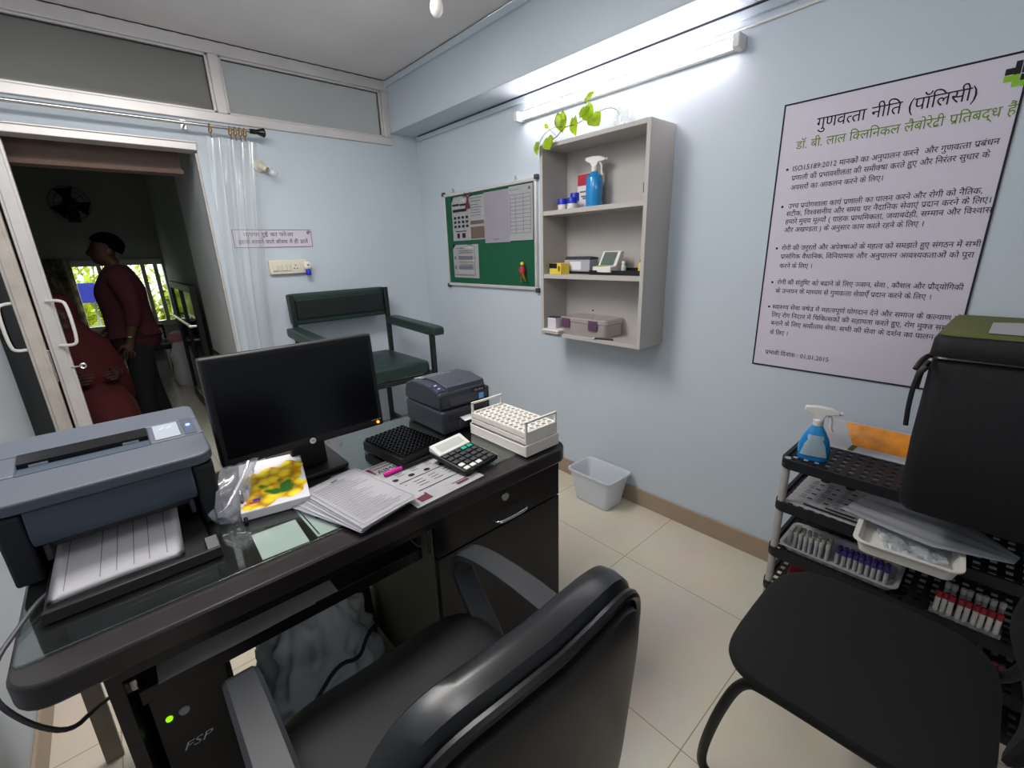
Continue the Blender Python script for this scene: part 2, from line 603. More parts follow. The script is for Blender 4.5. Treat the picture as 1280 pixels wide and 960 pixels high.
def layout(text):
    out, x, i = [], 0.0, 0
    L = len(text)
    while i < L:
        ch = text[i]
        if ch in CONS:
            j, cl = i, []
            while j < L and text[j] in CONS:
                cl.append(text[j]); j += 1
                if j < L and text[j] == '\u093c': j += 1
                if j < L and text[j] == VIR: j += 1
                else: break
            marks = ''
            while j < L and ('\u0900' <= text[j] <= '\u0903' or '\u093e' <= text[j] <= '\u094c'):
                marks += text[j]; j += 1
            reph = len(cl) > 1 and cl[0] == 'र'
            if reph: cl = cl[1:]
            rakar = len(cl) > 1 and cl[-1] == 'र'
            if rakar: cl = cl[:-1]
            if IM in marks:
                g = glyph(IM); out.append((g[0], g[1], x)); x += g[2]
                marks = marks.replace(IM, '')
            for c in cl[:-1]:
                if c in NOHALF:
                    g = glyph(c); out.append((g[0], g[1], x)); x += g[2]
                    v = glyph(VIR); out.append((v[0], v[1], x))
                else:
                    g = half(c); out.append((g[0], g[1], x)); x += g[2]
            g = glyph(cl[-1]); out.append((g[0], g[1], x))
            if rakar:
                out.append(([(g[2] - 0.13, 0.24), (g[2] - 0.13, 0.15), (g[2] - 0.36, -0.02), (g[2] - 0.40, 0.05)], [(0, 1, 2, 3)], x))
            x += g[2]
            for mk in marks:
                g = glyph(mk); out.append((g[0], g[1], x)); x += g[2]
            if reph:
                out.append(([(-0.22, 0.80), (-0.16, 0.88), (-0.05, 0.84), (-0.07, 0.62), (-0.13, 0.62), (-0.12, 0.80)], [(0, 1, 2, 3, 4, 5)], x))
            i = j
        elif ch == ' ':
            x += 0.3; i += 1
        else:
            g = glyph(ch); out.append((g[0], g[1], x)); x += g[2]; i += 1
    return out, x
def letter(mb, text, o, r, u, size, width=None, mi=0, shear=0.0, align='l', weight=0.0):
    """flat lettering: o = left end of the base line, r / u = right and up vectors, width = length to fit"""
    o, r, u = Vector(o), Vector(r).normalized(), Vector(u).normalized()
    gl, tot = layout(text)
    sx = size if width is None else width / tot
    if align == 'c': o = o - r * (tot * sx / 2)
    n = r.cross(u)
    for vs, fs, x0 in gl:
        bv = [mb.bm.verts.new(o + r * ((x0 + x + shear * y) * sx) + u * (y * size)) for x, y in vs]
        for f in fs:
            try:
                fc = mb.bm.faces.new([bv[k] for k in f]); fc.material_index = mi
            except ValueError: pass
    return tot * sx

# ------------------------------------------------------------------ skinned figures
def skin_mesh(name, joints, edges, mats, parent, sub=2, root=None):
    me = bpy.data.meshes.new(name)
    names = list(joints)
    me.from_pydata([joints[k][0] for k in names], [(names.index(a), names.index(b)) for a, b in edges], [])
    o = bpy.data.objects.new(name, me)
    COL.objects.link(o)
    o.modifiers.new('skin', 'SKIN')
    lay = me.skin_vertices[0] if me.skin_vertices else None
    for i, k in enumerate(names):
        rr = joints[k][1]
        rr = rr if isinstance(rr, (tuple, list)) else (rr, rr)
        me.skin_vertices[0].data[i].radius = rr
        me.skin_vertices[0].data[i].use_root = (k == (root or names[0]))
    sb = o.modifiers.new('sub', 'SUBSURF')
    sb.levels = sb.render_levels = sub
    dg = bpy.context.evaluated_depsgraph_get()
    m2 = bpy.data.meshes.new_from_object(o.evaluated_get(dg))
    o.modifiers.clear()
    o.data = m2
    m2.name = name
    m2.materials.clear()
    m2.materials.append(M[mats])
    m2.shade_smooth()
    bpy.data.meshes.remove(me)
    o.parent = parent
    return o

# ================================================================== THE ROOM
RW, BW, LW, FW_, CZ = 1.98, 3.24, -0.42, -1.5, 2.54
T = 0.12
# floor, ceiling and walls
struct(MB().box(-1.7, RW + T, FW_ - T, 7.2, -0.1, 0).build('floor', 'tiles'))
struct(MB().box(LW - T, RW + T, FW_ - T, BW + T, CZ, CZ + 0.1).build('ceiling', 'ceiling'))
struct(MB().box(RW, RW + T, FW_ - T, BW + T, 0, CZ).build('wall_right', 'wall'))
struct(MB().box(LW - T, LW, FW_ - T, BW + T, 0, CZ).build('wall_left', 'wall'))
struct(MB().box(LW, RW, FW_ - T, FW_, 0, CZ).build('wall_front', 'wall'))
w = MB()
w.box(0.56, RW, BW, BW + T, 0, 2.135)
w.box(LW, 0.56, BW, BW + T, 2.018, 2.135)
w.box(1.775, RW, BW, BW + T, 2.135, CZ)
struct(w.build('wall_back', 'wall', smooth=0))
# corridor beyond the door
struct(MB().box(0.56, 0.62, BW + T, 4.25, 0.70, 2.6).build('wall_corridor_pillar', 'pillar'))
struct(MB().box(0.558, 0.62, BW + T, 4.252, 0, 0.68).build('trim_1', 'dado', smooth=0))
struct(MB().box(0.552, 0.62, BW + T, 4.256, 0.68, 0.70).build('trim_2', 'dark_strip', smooth=0))
struct(MB().box(0.62, 0.74, BW + T, 7.2, 0, 2.6).build('wall_corridor_right', 'corridor'))
WX0, WX1, WZ0, WZ1 = -0.22, 0.60, 0.66, 1.385
w = MB()
w.box(-1.7, WX0, 7.0, 7.12, 0, 2.6).box(WX1, 0.62, 7.0, 7.12, 0, 2.6)
w.box(WX0, WX1, 7.0, 7.12, 0, WZ0).box(WX0, WX1, 7.0, 7.12, WZ1, 2.6)
struct(w.build('wall_corridor_far', 'corridor', smooth=0))
struct(MB().box(-1.7, -1.58, BW + T, 7.0, 0, 2.6).build('wall_corridor_left', 'corridor'))
struct(MB().box(-1.58, LW - T, BW, BW + T, 0, 2.6).build('wall_corridor_near', 'corridor'))
struct(MB().box(-1.7, 0.74, BW + T, 7.2, 2.6, 2.7).build('ceiling_corridor', 'corridor'))
# skirting tiles
struct(MB().box(RW - 0.010, RW, FW_, BW, 0, 0.098).build('baseboard_right', 'skirting', bevel=0.002))
struct(MB().box(0.56, RW - 0.01, BW - 0.010, BW, 0, 0.098).build('baseboard_back', 'skirting', bevel=0.002))
struct(MB().box(LW, LW + 0.010, FW_, BW, 0, 0.098).build('baseboard_left', 'skirting', bevel=0.002))
# beam over the right wall
struct(MB().box(1.775, RW, FW_, BW, 2.214, CZ).build('trim_3', 'wall', bevel=0.004))
# cable casings along beam and wall
def casing(nm, x0, x1, z0, z1, y0, y1, cable):
    o = struct(MB().box(x0, x1, y0, y1, z0, z1).build(nm, 'wall', bevel=0.002))
    pts = [(cable[0], y0 + (y1 - y0) * k / 26, cable[1] + rnd.uniform(-.0015, .0015)) for k in range(27)]
    MB().tube(pts, 0.0042, 6).build('cable', 'dark_grey', parent=o)
    return o
casing('trim_4', 1.757, 1.775, 2.498, 2.534, FW_ + .02, BW - .012, (1.764, 2.537))
casing('trim_5', RW - 0.016, RW, 2.176, 2.204, FW_ + .02, BW - .05, (RW - .010, 2.209))
# transom window over the door
w1 = tag(thing('window_1', None, None, (0, BW, 0)), kind='structure')
f = MB()
f.box(LW, 1.775, -0.015, 0.07, 2.135, 2.184).box(LW, 1.775, -0.015, 0.07, 2.475, CZ)
f.box(0.700, 0.752, -0.015, 0.07, 2.184, 2.475).box(1.725, 1.775, -0.015, 0.07, 2.184, 2.475)
f.build('window_frame', 'alu', w1, bevel=0.004)
f = MB()
for a, b in ((LW, 0.700), (0.752, 1.725)):
    f.box(a, b, -0.002, 0.014, 2.184, 2.196).box(a, b, -0.002, 0.014, 2.464, 2.475)
    f.box(b - .014, b, -0.002, 0.014, 2.184, 2.475).box(a, a + .014, -0.002, 0.014, 2.184, 2.475)
f.build('glazing_bead', 'alu', w1, bevel=0.002)
f = MB()
for a, b in ((LW, 0.700), (0.752, 1.725)):
    f.box(a, b - .014, 0.014, 0.018, 2.460, 2.464).box(a, b - .014, .014, .018, 2.196, 2.1985)
    f.box(b - .018, b - .014, .014, .018, 2.196, 2.464)
f.build('gasket', 'black', w1)
MB().box(LW, 0.69, 0.022, 0.026, 2.19, 2.47).build('window_pane', 'transom_glass', w1)
MB().box(0.76, 1.72, 0.022, 0.026, 2.19, 2.47).build('window_pane', 'transom_glass', w1)
MB().tube([(LW + .01 + .02 * k, BW - .016, 2.5375 + .0012 * math.sin(k * 1.7)) for k in range(109)], .0035, 6).build('dark_edge_line', 'dark_strip', w1, (0, -BW, 0))  # dark line along the dirty, uneven edge between frame and ceiling
# sliding aluminium door
d1 = tag(thing('door_1', None, None, (0, BW, 0)), kind='structure')
f = MB().box(LW, 0.56, -0.02, 0.10, 1.975, 2.018).box(LW, 0.56, -0.028, -0.02, 2.010, 2.020)
f.build('door_head', 'alu', d1, bevel=0.003)
MB().box(0.548, 0.56, 0.0, 0.02, 0, 1.963).build('door_jamb', 'alu_dirty', d1, bevel=0.003)
st = MB().box(-0.270, -0.200, 0.052, 0.088, 0.02, 1.96).box(-0.258, -0.212, 0.046, 0.052, 0.02, 1.96)
st.build('sliding_stile', 'alu', d1, bevel=0.004)
st = MB().box(-0.342, -0.278, 0.008, 0.046, 0.02, 1.96).box(-.33, -.29, .002, .008, .02, 1.96)
st.build('fixed_stile', 'alu_dirty', d1, bevel=0.004)
MB().box(LW, -0.342, 0.022, 0.028, 0.03, 1.96).build('door_glass', 'green_glass', d1)
for xx, sgn, z0 in ((-0.222, 1, 0.985), (-0.325, -1, 0.985)):
    p = [(xx, 0.045 if sgn > 0 else 0.004, z0), (xx, -0.02, z0), (xx, -0.035, z0 + .012)]
    p += [(xx + .0 * sgn, -0.035, z0 + .012 + k * .05) for k in range(1, 5)]
    z1 = z0 + .23
    h = [(xx - .005 * sgn, .04, z0), (xx + .05 * sgn, .0, z0), (xx + .07 * sgn, -.012, z0 + .02), (xx + .07 * sgn, -.012, z1 - .02), (xx + .05 * sgn, .0, z1), (xx - .005 * sgn, .04, z1)]
    MB().tube(smooth_path(h, 2), 0.0075, 8).build('door_handle', 'white', d1)
MB().box(-0.285, -0.272, 0.030, 0.046, 0.80, 0.97).box(-0.283, -0.274, 0.024, 0.032, 0.83, 0.87).box(-0.283, -0.274, 0.024, 0.032, 0.90, 0.95).build('lock_plate', 'steel', d1, bevel=0.002)
lat = MB().tube([(-0.21, .05, .865), (-0.165, .04, .865)], .005, 8)
lat.tube([(-0.165 + .012 * math.cos(a), .04, .865 + .012 * math.sin(a)) for a in [k * math.pi / 6 for k in range(12)]], .004, 6, closed=True)
lat.build('latch_ring', 'steel', d1)
# corridor side pelmet above the door
f = MB().box(-1.0, 0.495, 3.42, 3.50, 1.895, 2.03).box(-1.0, 0.50, 3.40, 3.51, 1.872, 1.897)
struct(f.build('trim_6', 'brown', bevel=0.003))
# corridor window with mullions and panes
w2 = tag(thing('window_2', None, None, (0, 7.0, 0)), kind='structure')
f = MB()
f.box(WX0 - .05, WX1, -0.03, 0.06, WZ1 - .03, WZ1 + .035).box(WX0 - .05, WX1, -0.03, 0.06, WZ0 - .03, WZ0 + .03)
mx_ = [WX0, 0.02, 0.24, 0.41, 0.53]
for a in mx_:
    f.box(a - .02, a + .02, -0.02, 0.05, WZ0, WZ1)
f.build('window_frame', 'alu_dirty', w2, bevel=0.004)
for a, b in zip(mx_, mx_[1:] + [WX1]):
    MB().box(a + .02, b - .001, 0.01, 0.014, WZ0 + .03, WZ1 - .03).build('window_pane', 'window_glass', w2)

# ================================================================== OUTSIDE THE CORRIDOR WINDOW
struct(MB().box(-6, 6, 7.2, 16, -0.12, -0.02).build('ground', 'ground'))
def bush(x, y, w_, h, label, seed):
    r = random.Random(seed)
    root = thing('shrub', label, 'shrub', (x, y, 0), group='shrubs outside the corridor window')
    m = MB()
    for k in range(1500):
        a, q, zz = r.uniform(0, 6.283), math.sqrt(r.random()), r.random()
        rad = w_ / 2 * q * math.sin(math.pi * (0.15 + 0.8 * zz)) 
        c = Vector((rad * math.cos(a), rad * math.sin(a), h * (0.12 + .88 * zz)))
        rt = Matrix.Rotation(r.uniform(0, 6.28), 3, 'Z') @ Matrix.Rotation(r.uniform(-.9, .9), 3, 'X')
        L = r.uniform(.06, .12)
        m.quad([c + rt @ Vector(v) for v in ((0, -L, 0), (L * .45, 0, .01), (0, L, 0), (-L * .45, 0, .01))])
    m.build('leaves', 'foliage', root, smooth=0)
    s = MB()
    for k in range(5):
        a = k * 1.26
        s.tube([(0, 0, 0), (.05 * math.cos(a), .05 * math.sin(a), h * .4), (w_ * .22 * math.cos(a), w_ * .22 * math.sin(a), h * .85)], [.018, .012, .005], 6)
    s.build('stems', 'brown', root)
bush(-0.55, 8.4, 0.9, 1.25, 'green shrub outside corridor window at its left end', 1)
bush(0.15, 9.4, 1.0, 1.25, 'green shrub outside corridor window behind the standing man', 2)
bush(0.95, 8.6, 0.8, 1.25, 'green shrub outside corridor window at its right end', 3)
bush(-0.1, 11.2, 2.4, 2.5, 'tall yellow-green shrub farthest from the corridor window', 4)
s_ = thing('signboard', 'blue violet board standing among shrubs outside corridor window', 'sign', (-0.28, 7.7, 0))
MB().box(-.22, .22, -.012, .012, .92, 1.16).build('panel', 'blue_sign', s_, bevel=.004)
for sx in (-.17, .17):
    MB().box(sx - .012, sx + .012, .012, .03, 0, 1.1).build('post', 'steel', s_)

# ================================================================== CORRIDOR THINGS
g = thing('corridor_gate', 'low black glazed corridor gate with a steel push bar', 'gate', (0.52, 4.3, 0))
f = MB()
f.box(-.02, .02, 0, 1.35, 1.14, 1.20).box(-.02, .02, 0, 1.35, 0.02, .12).box(-.02, .02, 0, .06, .12, 1.14).box(-.02, .02, 1.29, 1.35, .12, 1.14).box(-.02, .02, .66, .72, .12, 1.14)
f.build('gate_frame', 'black', g, bevel=.004)
MB().box(-.006, .006, .06, .66, .12, 1.14).build('panel', 'black_glass', g)
MB().box(-.006, .006, .72, 1.29, .12, 1.14).build('panel', 'black_glass', g)
MB().tube([(-.02, .08, .88), (-.06, .08, .88), (-.06, 1.27, .88), (-.02, 1.27, .88)], .012, 8).build('push_bar', 'steel', g)
fl = MB().grid(lambda u, v: Vector((-0.62 + .42 * u, 6.9 + .025 * math.sin(u * 30), 0.55 + .9 * v)), 40, 6, thick=.004)
tag(fl.build('floral_curtain', 'floral'), 'dark floral patterned curtain at left of the corridor window', 'curtain')
fan = thing('wall_fan', 'dark wall fan high on the far corridor wall above the man', 'fan', (-0.06, 6.99, 1.98))
MB().box(-.05, .05, -.03, 0, -.16, .0).build('bracket', 'black', fan, bevel=.005)
MB().lathe([(.0, -.14), (.05, -.13), (.055, -.06), (.035, -.03)], mtx=Matrix.Rotation(R(90), 3, 'X') @ Matrix.Scale(-1, 3, (0, 0, 1)), o=(0, -.20, .02)).build('motor', 'black', fan)
bl = MB()
for k in range(3):
    mtx = Matrix.Rotation(R(120 * k + 20), 3, 'Y')
    bl.grid(lambda u, v: Vector((0, -.14, .02)) + mtx @ Vector(((.03 + .12 * u), .012 * (v - .5) * 2, (.025 + .05 * u) * (v - .5) * 2)), 6, 4, thick=.003)
bl.build('blades', 'black_matte', fan)
gd = MB()
for rr in (.06, .12, .165):
    gd.tube([(rr * math.cos(a), -.175, .02 + rr * math.sin(a)) for a in [k * math.pi / 14 for k in range(28)]], .003, 5, closed=True)
for k in range(10):
    a = k * math.pi / 5
    gd.tube([(0, -.18, .02), (.165 * math.cos(a), -.175, .02 + .165 * math.sin(a)), (.165 * math.cos(a), -.10, .02 + .165 * math.sin(a))], .0025, 5)
gd.build('guard', 'black', fan)
b = thing('waiting_bench', 'dark waiting bench under the corridor window', 'bench', (0.22, 6.72, 0))
MB().box(-.24, .24, -.2, .2, .40, .46).build('seat', 'cloth_dark', b, bevel=.015)
MB().box(-.24, .24, .17, .21, .48, .66).build('backrest', 'cloth_dark', b, bevel=.012)
for sx in (-.2, .2):
    for sy in (-.16, .17):
        MB().box(sx - .015, sx + .015, sy - .015, sy + .015, 0, .40 if sy < 0 else .62).build('leg', 'steel', b)
cb = MB().lathe([(.0, 0), (.10, .0), (.12, .08), (.10, .25), (.11, .34), (.07, .44), (.055, .50)], n=18)
ob = cb.build('cloth_bundle', 'paper', loc=(0.52, 6.35, 0))
tag(ob, 'pale upright cloth bundle on corridor floor by the window', 'bundle')
MB().lathe([(.055, .50), (.085, .54), (.07, .60), (.0, .63)], n=14).build('pink_top', mat('pink_cloth', '#c98a90', .9), ob)

# ------------------------------------------------------------------ the man
def hand_chain(J, E, wrist, dirv, side, nrm, pre, curl=0.35, s=1.0):
    """palm, five fingers; dirv fingers direction, side = towards the thumb, nrm = palm normal"""
    w_, d, sd, n = Vector(wrist), Vector(dirv).normalized(), Vector(side).normalized(), Vector(nrm).normalized()
    pm = pre + 'palm'
    J[pm] = (w_ + d * .055 * s, (.030 * s, .016 * s)); E.append((pre + 'wrist', pm))
    for k, (off, ln) in enumerate(((.030, .070), (.011, .078), (-.010, .072), (-.029, .057))):
        a, b_, c = f'{pre}k{k}', f'{pre}m{k}', f'{pre}t{k}'
        kp = w_ + d * .090 * s + sd * off * s
        J[a] = (kp, .0095 * s)
        J[b_] = (kp + (d * math.cos(curl) + n * math.sin(curl)) * ln * .5 * s, .0085 * s)
        J[c] = (J[b_][0] + (d * math.cos(curl * 2) + n * math.sin(curl * 2)) * ln * .5 * s, .007 * s)
        E += [(pm, a), (a, b_), (b_, c)]
    tb, tt = pre + 'tb', pre + 'tt'
    J[tb] = (w_ + d * .045 * s + sd * .045 * s, .011 * s)
    J[tt] = (w_ + d * .085 * s + sd * .058 * s + n * .012, .008 * s)
    E += [(pm, tb), (tb, tt)]

def face(o, d, cx, cz):
    """nose, lips, chin, brow and eye sockets pressed into the head of a skinned body; d = the side it looks to"""
    me = o.data
    for v in me.vertices:
        x, y, z = v.co
        if (x - cx) * d < .02 or abs(z - cz) > .14:
            continue
        def g(yy, zz, sy, sz):
            return math.exp(-((y - yy) / sy) ** 2 - ((z - cz - zz) / sz) ** 2)
        k = .026 * g(0, -.004, .013, .020) + .012 * g(0, .022, .010, .022) + .020 * g(0, -.064, .026, .018) + .007 * g(0, -.036, .022, .008)
        k += .006 * g(.03, .038, .025, .010) + .006 * g(-.03, .038, .025, .010) - .008 * g(.032, .022, .014, .010) - .008 * g(-.032, .022, .014, .010)
        v.co.x = x + d * k
man = thing('person', 'person in dark maroon shirt standing in profile beyond the doorway', 'person', (0.09, 4.48, 0))
J = {'pelvis': ((.02, 0, .86), (.105, .12)), 'waist': ((.015, 0, 1.0), (.10, .13)), 'chest': ((.005, 0, 1.18), (.115, .155)), 'upper': ((.01, 0, 1.30), (.075, .13)),
     'neck': ((.018, 0, 1.372), (.052, .054)), 'jaw': ((-.046, 0, 1.428), (.076, .068)), 'skull': ((-.012, 0, 1.505), (.106, .090)), 'crown': ((-.005, 0, 1.55), (.078, .068)),
     }
E_ = [('pelvis', 'waist'), ('waist', 'chest'), ('chest', 'upper'), ('upper', 'neck'), ('neck', 'jaw'), ('jaw', 'skull'), ('skull', 'crown')]
ARMS = {'a': (-1, (.05, 1.06), (-.02, .84)), 'b': (1, (.06, 1.08), (-.09, .93))}
for s_n, (sg, el, wr) in ARMS.items():
    J[s_n + 'sh'] = ((.015, sg * .165, 1.30), .056)
    J[s_n + 'el'] = ((el[0], sg * .205, el[1]), .040)
    J[s_n + 'fore'] = (((el[0] + wr[0]) / 2 - .0, sg * .20, (el[1] + wr[1]) / 2), .036)
    J[s_n + 'wrist'] = ((wr[0], sg * .19, wr[1]), .026)
    E_ += [('upper', s_n + 'sh'), (s_n + 'sh', s_n + 'el'), (s_n + 'el', s_n + 'fore'), (s_n + 'fore', s_n + 'wrist')]
    hand_chain(J, E_, (wr[0], sg * .19, wr[1]), (-.25, 0, -1), (-1, 0, .2), (0, -sg, 0), s_n)
    J[s_n + 'hip'] = ((.02, sg * .085, .80), .085)
    J[s_n + 'knee'] = ((.005 + .03 * sg, sg * .09, .45), .055)
    J[s_n + 'calf'] = ((.025 + .05 * sg, sg * .09, .30), .052)
    J[s_n + 'ank'] = ((.03 + .06 * sg, sg * .09, .075), .036)
    J[s_n + 'toe'] = ((-.11 + .06 * sg, sg * .10, .03), .030)
    E_ += [('pelvis', s_n + 'hip'), (s_n + 'hip', s_n + 'knee'), (s_n + 'knee', s_n + 'calf'), (s_n + 'calf', s_n + 'ank'), (s_n + 'ank', s_n + 'toe')]
skin_mesh('body', {k: (Vector(v[0]), v[1]) for k, v in J.items()}, E_, 'skin', man, sub=3)
face(man.children[0], -1, -.0, 1.458)
SH = {'hem': ((.02, 0, .70), (.180, .180)), 'pelvis': ((.02, 0, .86), (.160, .165)), 'waist': ((.015, 0, 1.0), (.135, .158)), 'chest': ((.005, 0, 1.18), (.142, .178)), 'upper': ((.01, 0, 1.30), (.105, .158)), 'collar': ((.012, 0, 1.375), (.066, .068))}
SE = [('hem', 'pelvis'), ('pelvis', 'waist'), ('waist', 'chest'), ('chest', 'upper'), ('upper', 'collar')]
for s_n, (sg, el, wr) in ARMS.items():
    SH[s_n + 'sh'] = ((.015, sg * .168, 1.30), .082)
    SH[s_n + 'el'] = ((el[0], sg * .205, el[1]), .056)
    SH[s_n + 'cuff'] = ((el[0] * .4 + wr[0] * .6, sg * .198, el[1] * .4 + wr[1] * .6), .045)
    SE += [('upper', s_n + 'sh'), (s_n + 'sh', s_n + 'el'), (s_n + 'el', s_n + 'cuff')]
skin_mesh('shirt', {k: (Vector(v[0]), v[1]) for k, v in SH.items()}, SE, 'shirt', man, root='waist')
TR = {'belt': ((.02, 0, .96), (.118, .14)), 'seat': ((.02, 0, .80), (.112, .14))}
TE = [('belt', 'seat')]
for s_n, sg in (('a', -1), ('b', 1)):
    TR[s_n + 'hip'] = ((.02, sg * .085, .72), .094)
    TR[s_n + 'knee'] = ((.01 + .03 * sg, sg * .09, .45), .072)
    TR[s_n + 'cuff'] = ((.03 + .06 * sg, sg * .09, .09), .062)
    TE += [('seat', s_n + 'hip'), (s_n + 'hip', s_n + 'knee'), (s_n + 'knee', s_n + 'cuff')]
skin_mesh('trousers', {k: (Vector(v[0]), v[1]) for k, v in TR.items()}, TE, 'trousers', man)
def hair_cap(c, rx, ry, rz, front, back, quiff=0.0, n=28, m=12):
    """hair shell over a skull that faces -x"""
    mb = MB()
    rings = []
    for j in range(1, m + 1):
        ring = []
        for k in range(n):
            th = 2 * math.pi * k / n
            w_ = .5 - .5 * math.cos(th)          # 0 back .. 1 front
            ph = (back * (1 - w_) + front * w_) * j / m
            e = 1 + quiff * max(0, w_ - .6) * math.sin(ph) + .02 * math.sin(k * 2.7 + j)
            ring.append(Vector((c[0] + rx * e * math.sin(ph) * math.cos(th), c[1] + ry * math.sin(ph) * math.sin(th), c[2] + rz * math.cos(ph) * (1 + quiff * .3 * w_))))
        rings.append(ring)
    mb.rings(rings)
    return mb
hair_cap((.002, 0, 1.510), .100, .086, .092, R(62), R(135), .05).build('hair', 'hair', man, smooth=180)
for s_n, sg in (('a', -1), ('b', 1)):
    skin_mesh('shoe', {'heel': (Vector((.05 + .06 * sg, sg * .09, .05)), (.045, .045)), 'mid': (Vector((-.04 + .06 * sg, sg * .095, .045)), (.045, .04)), 'toe': (Vector((-.15 + .06 * sg, sg * .10, .035)), (.038, .03))}, [('heel', 'mid'), ('mid', 'toe')], 'black_matte', man)
for sg in (-1, 1):
    MB().pad(.03, .012, .05, 2.5, 2, 5, 16).build('ear', 'skin', man, loc=(.0, sg * .084, 1.468))
    MB().lathe([(0, -.009), (.006, -.006), (.009, 0), (.006, .006), (0, .009)], n=10).build('eye', 'black', man, loc=(-.094, sg * .031, 1.481))
MB().tube([(-.02 + .03 * math.cos(a), -.19 + .028 * math.sin(a), .868) for a in [k * math.pi / 8 for k in range(16)]], .006, 6, closed=True).build('wrist_watch', 'steel', man)

# ------------------------------------------------------------------ the seated woman in red
st_ = thing('waiting_stool', 'dark stool under the seated person in red', 'stool', (-0.25, 4.15, 0))
MB().box(-.17, .17, -.17, .17, .34, .375).build('seat', 'cloth_dark', st_, bevel=.012)
for sx in (-.16, .16):
    for sy in (-.16, .16):
        MB().cyl((sx, sy, 0), (sx * .92, sy * .92, .34), .014, n=10).build('leg', 'steel', st_)
wom = thing('person', 'person in a red sari sitting with covered head beyond the doorway', 'person', (-0.25, 4.15, 0.0), R(-72))
J = {'pelvis': ((-.03, 0, .53), (.12, .14)), 'waist': ((-.03, 0, .66), (.10, .12)), 'chest': ((-.01, 0, .80), (.10, .135)), 'upper': ((.0, 0, .88), (.07, .115)), 'neck': ((.015, 0, .935), .042),
     'jaw': ((.035, 0, 1.01), (.052, .05)), 'skull': ((.025, 0, 1.085), (.076, .068)), 'crown': ((.015, 0, 1.12), (.05, .045))}
E_ = [('pelvis', 'waist'), ('waist', 'chest'), ('chest', 'upper'), ('upper', 'neck'), ('neck', 'jaw'), ('jaw', 'skull'), ('skull', 'crown')]
for s_n, sg in (('a', -1), ('b', 1)):
    J[s_n + 'sh'] = ((.0, sg * .145, .875), .046)
    J[s_n + 'el'] = ((.06, sg * .19, .66), .036)
    J[s_n + 'wrist'] = ((.26, sg * .12, .68), .024)
    E_ += [('upper', s_n + 'sh'), (s_n + 'sh', s_n + 'el'), (s_n + 'el', s_n + 'wrist')]
    hand_chain(J, E_, (.26, sg * .12, .68), (1, -sg * .4, .1), (0, -sg * .3, 1), (0, -sg, 0), s_n, .5, .9)
    J[s_n + 'knee'] = ((.34, sg * .11, .50), .066)
    J[s_n + 'calf'] = ((.36, sg * .11, .30), .05)
    J[s_n + 'ank'] = ((.34, sg * .11, .07), .034)
    J[s_n + 'toe'] = ((.45, sg * .12, .03), .028)
    E_ += [('pelvis', s_n + 'knee'), (s_n + 'knee', s_n + 'calf'), (s_n + 'calf', s_n + 'ank'), (s_n + 'ank', s_n + 'toe')]
skin_mesh('body', {k: (Vector(v[0]), v[1]) for k, v in J.items()}, E_, 'skin', wom, sub=3)
face(wom.children[0], 1, .03, 1.055)
S = {'hood': ((.0, 0, 1.10), (.088, .086)), 'nape': ((-.04, 0, .99), (.085, .09)), 'upper': ((-.01, 0, .87), (.115, .165)), 'waist': ((-.03, 0, .68), (.135, .16)), 'pelvis': ((-.02, 0, .58), (.16, .18)),
     'lap': ((.18, 0, .52), (.19, .19)), 'knee': ((.33, 0, .45), (.18, .18)), 'shin': ((.37, 0, .26), (.15, .15)), 'hem': ((.36, 0, .10), (.16, .16))}
SE = [('hood', 'nape'), ('nape', 'upper'), ('upper', 'waist'), ('waist', 'pelvis'), ('pelvis', 'lap'), ('lap', 'knee'), ('knee', 'shin'), ('shin', 'hem')]
for s_n, sg in (('a', -1), ('b', 1)):
    S[s_n + 'sh'] = ((.0, sg * .16, .86), .065)
    S[s_n + 'el'] = ((.06, sg * .195, .66), .055)
    S[s_n + 'cuff'] = ((.18, sg * .15, .672), .045)
    SE += [('upper', s_n + 'sh'), (s_n + 'sh', s_n + 'el'), (s_n + 'el', s_n + 'cuff')]
skin_mesh('sari', {k: (Vector(v[0]), v[1]) for k, v in S.items()}, SE, 'sari', wom, root='waist')

def shawl_ring(cx, z, a, b_, front):
    out = []
    for k in range(32):
        th = 2 * math.pi * k / 32
        c_ = math.cos(th)
        fold = 1 + .035 * math.sin(th * 7 + z * 9)
        out.append(Vector((cx + (front if c_ > 0 else a) * c_ * fold, b_ * math.sin(th) * fold, z)))
    return out
MB().rings([shawl_ring(-.02, 1.205, .03, .03, .02), shawl_ring(-.02, 1.19, .085, .075, .055), shawl_ring(-.02, 1.12, .115, .102, .075), shawl_ring(-.03, 1.02, .115, .11, .085), shawl_ring(-.03, .95, .12, .15, .12), shawl_ring(-.02, .87, .15, .225, .15), shawl_ring(-.01, .74, .17, .255, .20), shawl_ring(.0, .60, .19, .265, .23), shawl_ring(.01, .46, .20, .26, .26)]).build('shawl', 'sari', wom, smooth=180)

